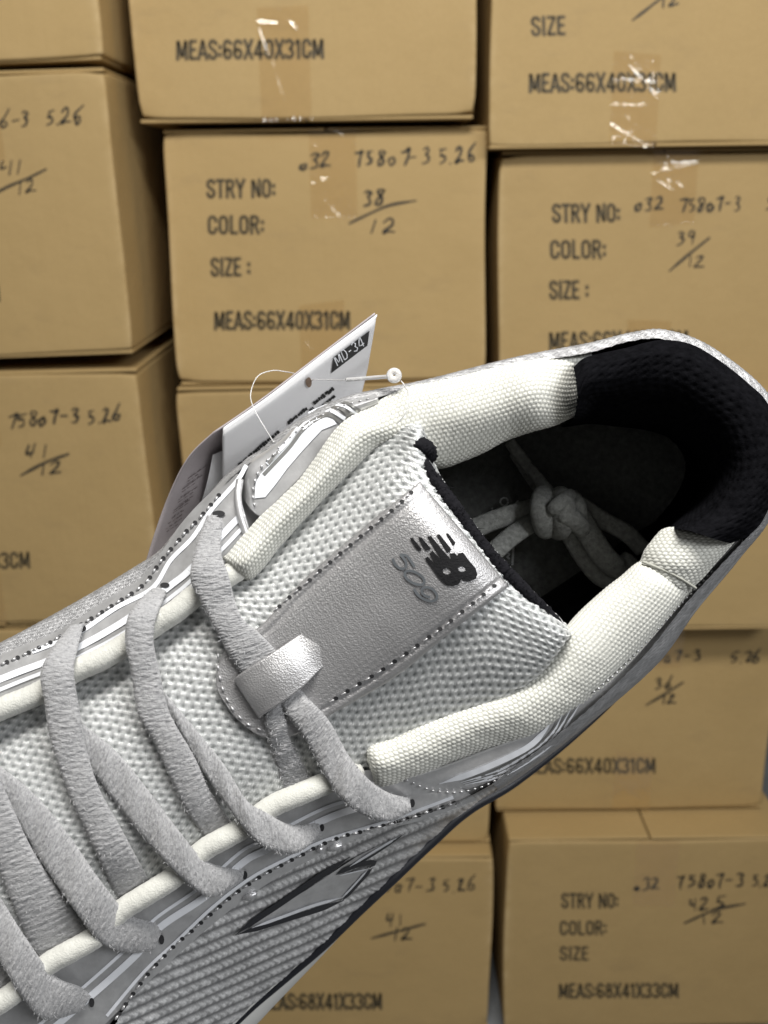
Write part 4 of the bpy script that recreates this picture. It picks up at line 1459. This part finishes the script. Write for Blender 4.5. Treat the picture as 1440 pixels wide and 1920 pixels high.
OV2 = [[(700, 1470, -5.5), (790, 1452, -5.5), (900, 1412, -5.5), (1000, 1374, -5), (1055, 1335, -4.5), (1125, 1285, -5), (1200, 1210, -5), (1290, 1112, -5), (1390, 1010, -4)],
       [(720, 1486, -6.5), (810, 1468, -6.5), (905, 1442, -6.5), (1000, 1402, -6.5), (1072, 1344, -6.5), (1145, 1294, -7), (1220, 1218, -7), (1306, 1120, -7), (1402, 1014, -6)],
       [(760, 1508, -9), (850, 1490, -9.5), (930, 1462, -9.5), (1010, 1418, -10), (1086, 1362, -10), (1166, 1298, -10.5), (1240, 1224, -10.5), (1322, 1126, -10.5), (1416, 1012, -9)]]
OG2 = loft(OV2, 300, 50)
ov2 = sheet('side_overlay', OG2, M['overlay'], shoe, edge=0.5)
O2 = Surf(OG2, 2)
stripe(ov2, O2, [(824, 1470), (900, 1444), (985, 1404), (1020, 1372), (1034, 1352)], 11, 'white', 0.3, True)
for i, (e, m_) in enumerate((((1042, 1346), 'grey_print'), ((1050, 1340), 'white'), ((1059, 1334), 'grey_print'), ((1067, 1329), 'white'), ((1076, 1324), 'grey_print'), ((1085, 1318), 'white'))):
    k = i * 3.4
    stripe(ov2, O2, [(862 + 2 * i, 1466 + k * .35), (930 + k, 1444 + k * .5), (1000 + k * .9, 1403 + k * .5), (1034 + k, 1372 + k * .2), (e[0] + 6, e[1] - 4)], 4.2, m_, 0.33 + .01 * i, True)
stitches([(760, 1462), (820, 1484), (890, 1480), (960, 1448)], O2, 13, 0.35, ov2, r=0.22, holes=False)
stitches([(1112, 1300), (1168, 1250), (1223, 1190), (1279, 1130), (1340, 1066)], O2, 11, 0.9, ov2, r=0.34, holes=False)
stitches([(1130, 1308), (1186, 1256), (1240, 1196), (1296, 1136)], O2, 11, 0.5, ov2, r=0.3, holes=False)

# ------------------------------------------------------------------ shoe: side emblem
LOWER = cr(np.stack([cr(r, np.linspace(30.5, nS - 1, 480)) for r in rows], 0), np.linspace(0, 3, 90))
S_H = Surf(LOWER, 2)


def z5(p):
    return [(430 + x / 3.892, 1560 + y / 3.892) for x, y in p]


v, f = poly_px([z5([(140, 705), (300, 585), (560, 425), (860, 225), (930, 180), (1270, 8), (1230, 40), (900, 245), (790, 315), (1020, 265), (960, 340), (830, 482), (600, 545), (420, 612)])], S_H, 0.95, 3)
em = raw_mesh('side_emblem', v, f, M['overlay'], shoe)


def emb(pts, w, mat, eps):
    v_, f_ = ribbon_px(z5(pts), w, S_H, eps + 0.3, True)
    raw_mesh('emblem_outline_highlight', v_, f_, M[mat], em)  # black lines are outlines, white ones are highlights painted along the plate


emb([(45, 752), (180, 650), (340, 545), (500, 435), (700, 300), (880, 182)], 11, 'rubber', 1.05)
emb([(60, 748), (260, 685), (430, 632), (620, 575), (835, 500)], 10, 'rubber', 1.0)
emb([(165, 700), (420, 608), (600, 542), (825, 478)], 5.5, 'white', 1.2)
emb([(826, 500), (900, 420), (1045, 262)], 7, 'rubber', 1.0)
emb([(822, 482), (900, 400), (1012, 274)], 3.2, 'white', 1.2)
emb([(780, 312), (860, 268), (960, 235), (1065, 222), (1020, 262)], 9, 'rubber', 1.0)
emb([(800, 320), (900, 295), (1015, 270)], 2.0, 'white', 1.15)
emb([(880, 252), (1060, 140), (1240, 34)], 4, 'white', 1.2)
emb([(895, 260), (1080, 150), (1285, 8)], 3.2, 'rubber', 1.05)

# ------------------------------------------------------------------ shoe: laces
def lace(left, right, hs, name='lace_strand', th=1.35, fuzz=480, n=230, sec=32):
    a, b = arc(np.array(left, float), n), arc(np.array(right, float), n)
    hh_ = cr(np.array(hs, float)[:, None], np.linspace(0, len(hs) - 1, n))[:, 0]
    c = (a + b) / 2
    hw = (b - a) / 2
    wmm = np.linalg.norm(hw, axis=1)
    ph = np.linspace(0, 2 * math.pi, sec, endpoint=False)
    cs, sn = np.cos(ph), np.sin(ph)
    ac = np.sign(cs) * np.abs(cs) ** 0.9
    zz = np.sign(sn) * np.abs(sn) ** 0.85
    t = np.arange(n)
    G = np.zeros((n, sec, 3))
    G[..., 0] = c[:, None, 0] + hw[:, None, 0] * ac[None]
    G[..., 1] = c[:, None, 1] + hw[:, None, 1] * ac[None]
    soft = 0.16 * np.sin(t[:, None] * 0.15 + ac[None] * 2.0 + left[0][0]) + rng.normal(0, 0.09, (n, sec))
    roll = 1.0 - 0.25 * ac[None] ** 4
    G[..., 2] = hh_[:, None] + th * zz[None] * roll + np.where(zz > 0, soft, 0)
    smm = np.concatenate([[0], np.cumsum(np.linalg.norm(np.diff(c, axis=0), axis=1))]) * 0.1075
    G[..., 2] += np.where(zz[None] > 0, 0.055 * np.sin(2 * math.pi * (smm[:, None] / 1.35 + 0.9 * np.abs(ac[None]))) * (1 - np.abs(ac[None]) ** 6), 0)
    # overlocked edges: a zigzag of small bumps near both borders
    edge = np.exp(-((np.abs(ac) - 0.82) / 0.14) ** 2)[None] * (zz[None] > 0)
    G[..., 2] += edge * 0.24 * np.abs(np.sin(t[:, None] * 0.75 + (ac[None] > 0) * 0.8))
    V = W(G.reshape(-1, 3))
    s = np.concatenate([[0], np.cumsum(np.linalg.norm(np.diff(c, axis=0), axis=1))]) * 0.1075
    uv = np.stack([np.repeat(s[:, None], sec, 1), (ac[None] * wmm[:, None] * 0.1075)], -1).reshape(-1, 2) / 10.0
    Fc = grid_faces(n, sec, 0, wrap=True)
    Fc.append(tuple(range(sec))[::-1])
    Fc.append(tuple((n - 1) * sec + i for i in range(sec)))
    parts = [(V, Fc, 0)]
    uvs = [uv]
    # nap: short loose fibres
    Tn = np.gradient(c, axis=0)
    Tn /= np.linalg.norm(Tn, axis=1, keepdims=True) + 1e-9
    top = [j for j in range(sec) if zz[j] > -0.3]
    for _ in range(fuzz):
        i, j = rng.integers(1, n - 1), top[rng.integers(0, len(top))]
        p = G[i, j].copy()
        out = np.array([hw[i, 0] * ac[j], hw[i, 1] * ac[j]]) / (wmm[i] + 1e-6)
        ln = rng.uniform(2, 6.5)
        d = Tn[i] * rng.normal(0, 0.7) + out * max(0.0, abs(ac[j]) - .5) * 1.2 + rng.normal(0, 0.5, 2)
        e = p + np.array([d[0] * ln, d[1] * ln, 0.12 + 0.35 * rng.random()])
        m1 = (p + e) / 2 + np.array([rng.normal(0, 1), rng.normal(0, 1), 0.2])
        sd = np.array([-d[1], d[0]])
        sd = sd / (np.linalg.norm(sd) + 1e-6) * 0.35
        q_ = np.array([[p[0] + sd[0], p[1] + sd[1], p[2]], [p[0] - sd[0], p[1] - sd[1], p[2]],
                       [m1[0] + sd[0], m1[1] + sd[1], m1[2]], [m1[0] - sd[0], m1[1] - sd[1], m1[2]], e])
        parts.append((W(q_), [(0, 1, 3, 2), (2, 3, 4)], 1))
        uvs.append(np.zeros((5, 2)))
    v_, f_, m_ = merge(parts)
    return raw_mesh(name, v_, f_, [M['lace'], M['fuzz']], shoe, uv=np.concatenate(uvs, 0), midx=m_)


# each strand: left border, right border, heights along it
lace([(388, 966), (366, 1030), (357, 1085), (378, 1131), (408, 1189), (430, 1230), (456, 1268)],
     [(420, 966), (414, 1030), (429, 1080), (450, 1152), (486, 1187), (512, 1214), (534, 1240)], [-6.5, -2.2, 2.0, 2.6, 3.4, 3.6, 3.2])
lace([(516, 1304), (530, 1330), (575, 1392), (621, 1474), (667, 1520), (726, 1540), (772, 1522)],
     [(556, 1282), (577, 1308), (616, 1350), (653, 1415), (690, 1460), (728, 1486), (768, 1496)], [3.0, 4.0, 2.6, 1.8, 2.6, -2.5, -8.2])
lace([(492, 1312), (494, 1345), (504, 1392), (518, 1440), (530, 1500)], [(530, 1296), (536, 1340), (547, 1392), (572, 1440), (596, 1490)], [3.0, 2.8, 0.2, -2.6, -5.0])
lace([(288, 1100), (255, 1132), (238, 1162), (235, 1207), (246, 1261), (258, 1336), (293, 1401), (342, 1508), (398, 1590)],
     [(318, 1098), (296, 1150), (289, 1180), (289, 1210), (300, 1262), (318, 1336), (366, 1422), (396, 1487), (448, 1560)], [-6.8, 1.8, 3.0, 3.0, 3.2, 2.8, 1.6, -0.8, -5.2])
lace([(306, 1322), (340, 1375), (379, 1444), (430, 1518), (486, 1583), (551, 1601), (603, 1566)],
     [(310, 1300), (387, 1392), (424, 1439), (462, 1500), (500, 1524), (545, 1546), (598, 1542)], [0.6, 1.2, 1.6, 2.0, 2.6, -1.6, -8.0])
lace([(132, 1172), (100, 1212), (76, 1261), (83, 1315), (94, 1385), (129, 1491), (172, 1581), (220, 1690)],
     [(158, 1168), (146, 1215), (139, 1262), (150, 1335), (160, 1395), (186, 1478), (226, 1551), (285, 1662)], [-6.8, 1.6, 3.0, 3.0, 2.8, 2.0, 0.4, -5.2])
lace([(140, 1390), (172, 1444), (232, 1525), (301, 1607), (362, 1665), (402, 1682), (455, 1650)],
     [(148, 1352), (218, 1409), (278, 1482), (330, 1551), (376, 1606), (413, 1624), (458, 1632)], [0.6, 1.2, 1.4, 2.0, 2.6, -1.2, -8.0])
lace([(-30, 1290), (-75, 1360), (-80, 1440), (-45, 1550), (0, 1638), (43, 1745), (70, 1800)],
     [(8, 1282), (-10, 1350), (-15, 1420), (20, 1505), (62, 1595), (112, 1672), (168, 1755)], [-6.8, -0.5, 2.8, 2.6, 1.6, -0.5, -4.8])
lace([(-30, 1462), (26, 1530), (86, 1629), (146, 1715), (189, 1768), (241, 1787), (288, 1782)],
     [(-20, 1422), (62, 1487), (126, 1562), (186, 1648), (241, 1713), (290, 1730), (305, 1744)], [0.8, 1.2, 1.6, 2.2, 2.6, -1.4, -8.0])
lace([(-130, 1640), (-60, 1720), (-5, 1795), (39, 1868), (84, 1912), (150, 1898)],
     [(-100, 1580), (-20, 1655), (43, 1750), (99, 1826), (150, 1850), (172, 1868)], [1.0, 1.4, 2.2, 2.6, -1.2, -8.0])
lace([(-200, 1400), (-205, 1500), (-180, 1620), (-120, 1740), (-60, 1850), (-20, 1900)],
     [(-160, 1385), (-140, 1490), (-115, 1600), (-55, 1710), (0, 1800), (40, 1850)], [-6, 2.0, 2.8, 1.6, -1, -5])

# lace holes
parts = []
for (x, y, rx, ry, s_) in ((410, 963, 12, 6, U_H), (309, 1097, 9, 5, U_H), (152, 1178, 10, 7, U_H),
                           (773, 1506, 5, 8, L_H), (604, 1552, 4, 7, L_H), (459, 1641, 5, 8, L_H), (303, 1762, 5, 9, L_H), (172, 1880, 5, 9, L_H)):
    cc = [(x + rx * math.cos(p), y + ry * math.sin(p)) for p in np.linspace(0, 2 * math.pi, 14, endpoint=False)]
    parts.append((W(s_.lay(cc, 0.44)), [tuple(range(14))]))
for i, p_ in enumerate(parts):
    raw_mesh('lace_hole', p_[0], p_[1], M['hole'], shoe)

# ------------------------------------------------------------------ spare lace knotted up inside the shoe
knot = empty('knotted_lace', tuple(W([(1045, 965, -52)])[0]), 'bundle of spare pale grey lace tied in a knot, lying on the insole', 'shoelace')
M['pale'] = mat_simple('pale_lace', (0.29, 0.295, 0.28), 0.9, noise_scale=900, noise_amt=0.35, bump=0.6, bump_scale=2200)


def strand(pts, r, name='strand', flat=0.5):
    return tube(name, pts, r, M['pale'], knot, n=60, seg=12, flat=flat, noise=0.03)


strand([(880, 995, -44), (930, 974, -45), (985, 958, -46), (1025, 950, -46)], 2.5)
strand([(925, 1035, -40), (960, 1005, -43), (1000, 978, -45), (1030, 965, -46)], 2.4)
strand([(955, 828, -52), (985, 868, -51), (1015, 905, -48), (1040, 935, -46)], 1.5)
strand([(962, 850, -53), (988, 890, -52), (1008, 918, -50), (1025, 940, -46)], 1.1)
strand([(1062, 930, -44), (1095, 985, -43), (1130, 1040, -43), (1165, 1068, -45), (1185, 1050, -48)], 2.9)
strand([(1068, 1000, -46), (1095, 1045, -47), (1125, 1080, -47), (1160, 1090, -47), (1172, 1062, -48)], 2.4)
strand([(1085, 945, -46), (1130, 975, -47), (1175, 1000, -48), (1205, 1030, -50)], 2.2)
for q_, r_ in (([(1024, 912, -44), (1014, 948, -39), (1020, 985, -41), (1034, 1006, -45)], 3.0),
              ([(1042, 915, -43), (1056, 945, -38.5), (1054, 982, -40), (1036, 1008, -45)], 3.1),
              ([(1062, 925, -44), (1080, 948, -40), (1082, 975, -42), (1072, 1000, -45)], 2.7),
              ([(1026, 962, -38), (1048, 944, -36.5), (1078, 922, -41)], 1.9),
              ([(1046, 958, -38), (1078, 976, -39), (1100, 1004, -43)], 2.6)):
    tube('knot', q_, r_ * 0.9, M['pale'], knot, n=50, seg=14, flat=0.55, noise=0.04, round_ends=True)

# ------------------------------------------------------------------ hang tag
tag = empty('hang_tag', tuple(W([(560, 720, -28)])[0]), 'white folded card hang tag with black MD-34 box, tied to the shoe', 'tag')
FR = [[(418, 802, -23.0), (500, 745, -23.0), (600, 668, -23.5), (707, 589, -24)],
      [(418, 809, -22.9), (500, 752, -22.9), (600, 676, -23.4), (705, 598, -23.9)],
      [(418, 825, -24.0), (500, 769, -24.0), (600, 694, -24.5), (702, 618, -25)],
      [(418, 862, -29.0), (500, 806, -29.0), (600, 733, -29.5), (694, 664, -30)],
      [(418, 907, -36), (500, 850, -36), (600, 780, -36.3), (686, 706, -36.8)],
      [(420, 1010, -46), (500, 960, -46), (600, 880, -46), (655, 830, -46)]]
FG = loft(FR, 60, 50)
fp = sheet('front_panel', FG, M['paper'], tag)
sd_ = fp.modifiers.new('thick', 'SOLIDIFY')
sd_.thickness = 0.0004
F_H = Surf(FG, 2)
BK = [[(704, 589, -24.6), (600, 667.5, -24.1), (500, 744, -23.6), (418, 801, -23.4), (400, 812, -23.8)],
      [(690, 640, -42), (610, 730, -42), (500, 800, -41), (410, 850, -34), (352, 862, -29)],
      [(670, 720, -54), (610, 820, -54), (500, 890, -52), (400, 940, -42), (312, 942, -35)],
      [(650, 800, -62), (600, 900, -62), (500, 990, -60), (400, 1040, -49), (276, 1048, -40)],
      [(650, 840, -64), (600, 950, -64), (500, 1040, -62), (400, 1100, -51), (262, 1110, -42)]]
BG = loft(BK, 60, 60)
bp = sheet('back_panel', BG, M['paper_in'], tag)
sd_ = bp.modifiers.new('thick', 'SOLIDIFY')
sd_.thickness = 0.0004
B_H = Surf(BG, 2)
# small inner leaf
sheet('inner_leaf', loft([[(399, 853, -30), (418, 845, -31), (440, 838, -32)], [(388, 905, -35), (408, 900, -37), (440, 890, -38)], [(372, 960, -40), (400, 950, -43), (440, 940, -45)]], 20, 20), M['paper'], tag)


def z4(p):
    return [(270 + x / 6.855, 780 + y / 6.855) for x, y in p]


parts = []
for i in range(22):
    t = i / 21.0
    x0, y0 = 600 - 330 * t + rng.normal(0, 25), 770 + 720 * t
    L = rng.uniform(60, 190)
    x = x0
    for s in range(3):
        l = L * rng.uniform(.2, .45)
        parts.append(ribbon_px(z4([(x, y0 - (x - x0) * .68), (x + l, y0 - (x + l - x0) * .68)]), rng.uniform(.9, 1.6), B_H, 0.35))
        x += l + rng.uniform(8, 26)
v, f, _ = merge(parts)
raw_mesh('small_print', v, f, M['faint'], bp, smooth=False)
v, f = poly_px([[(626, 670), (693, 620), (689, 648), (621, 700)]], F_H, 0.3, 2)
bx = raw_mesh('code_box', v, f, M['tagink'], fp)
parts = [ribbon_px(q, 1.9, F_H, 0.42 + .01 * i) for i, q in enumerate(strokes_px('MD-34', (632, 687), (685, 647), 19, GL, 0.16))]
v, f, _ = merge(parts)
raw_mesh('code_lettering', v, f, M['white'], fp)
# bold unreadable lines at the tag's lower edge
parts = []
for (a, b, w_, n__) in (((447, 873), (524, 809), 8, 17), ((540, 794), (577, 765), 7, 8), ((588, 757), (626, 728), 8, 9), ((580, 770), (588, 764), 5, 3), ((592, 772), (628, 742), 5, 9)):
    for i in range(n__):
        t0, t1 = (i + .02) / n__, (i + .80 + .25 * rng.random()) / n__
        p_ = [(a[0] + (b[0] - a[0]) * t + rng.normal(0, .4), a[1] + (b[1] - a[1]) * t + rng.normal(0, .8)) for t in (t0, t1)]
        parts.append(ribbon_px(p_, w_ * rng.uniform(.55, 1.05), F_H, 0.34 + .003 * i))
v, f, _ = merge(parts)
raw_mesh('bold_print', v, f, M['tagink'], fp, smooth=False)
cc = [(579 + 6.5 * math.cos(p) * .8 + 5 * math.sin(p) * .4, 717 + 10 * math.sin(p) * .9 - 6 * math.cos(p) * .5) for p in np.linspace(0, 2 * math.pi, 20, endpoint=False)]
raw_mesh('string_hole', W(F_H.lay(cc, 0.4)), [tuple(range(20))], mat_simple('hole_shadow', (0.20, 0.14, 0.10), 0.8), fp)

loop = empty('tag_fastener', tuple(W([(600, 720, -20)])[0]), 'thin clear plastic loop with a round knob joining the hang tag to the shoe', 'fastener')
tube('thread', [(513, 829, -8), (497, 803, -14), (476, 766, -18), (470, 738, -21), (483, 706, -22), (510, 695, -25), (535, 697, -29), (556, 702, -33), (578, 717, -30), (588, 712, -23), (612, 712, -18), (636, 713, -13), (660, 712, -10)], 0.12, M['plastic'], loop, n=160, seg=8)
tube('thread', [(650, 712, -11), (690, 709, -7), (728, 706, -3)], 0.42, M['plastic'], loop, n=40, seg=10)
th = np.linspace(0, 2 * math.pi, 40)
tube('knob', [(739 + 8 * math.cos(t), 704 + 8 * math.sin(t), -2.0) for t in th], 0.72, M['plastic'], loop, n=60, seg=12)
tube('thread', [(752, 714, -2), (758, 722, 1), (767, 742, 5.6), (764, 768, 6.2), (752, 786, 5.4), (744, 795, 4.0)], 0.13, M['plastic'], loop, n=60, seg=8)
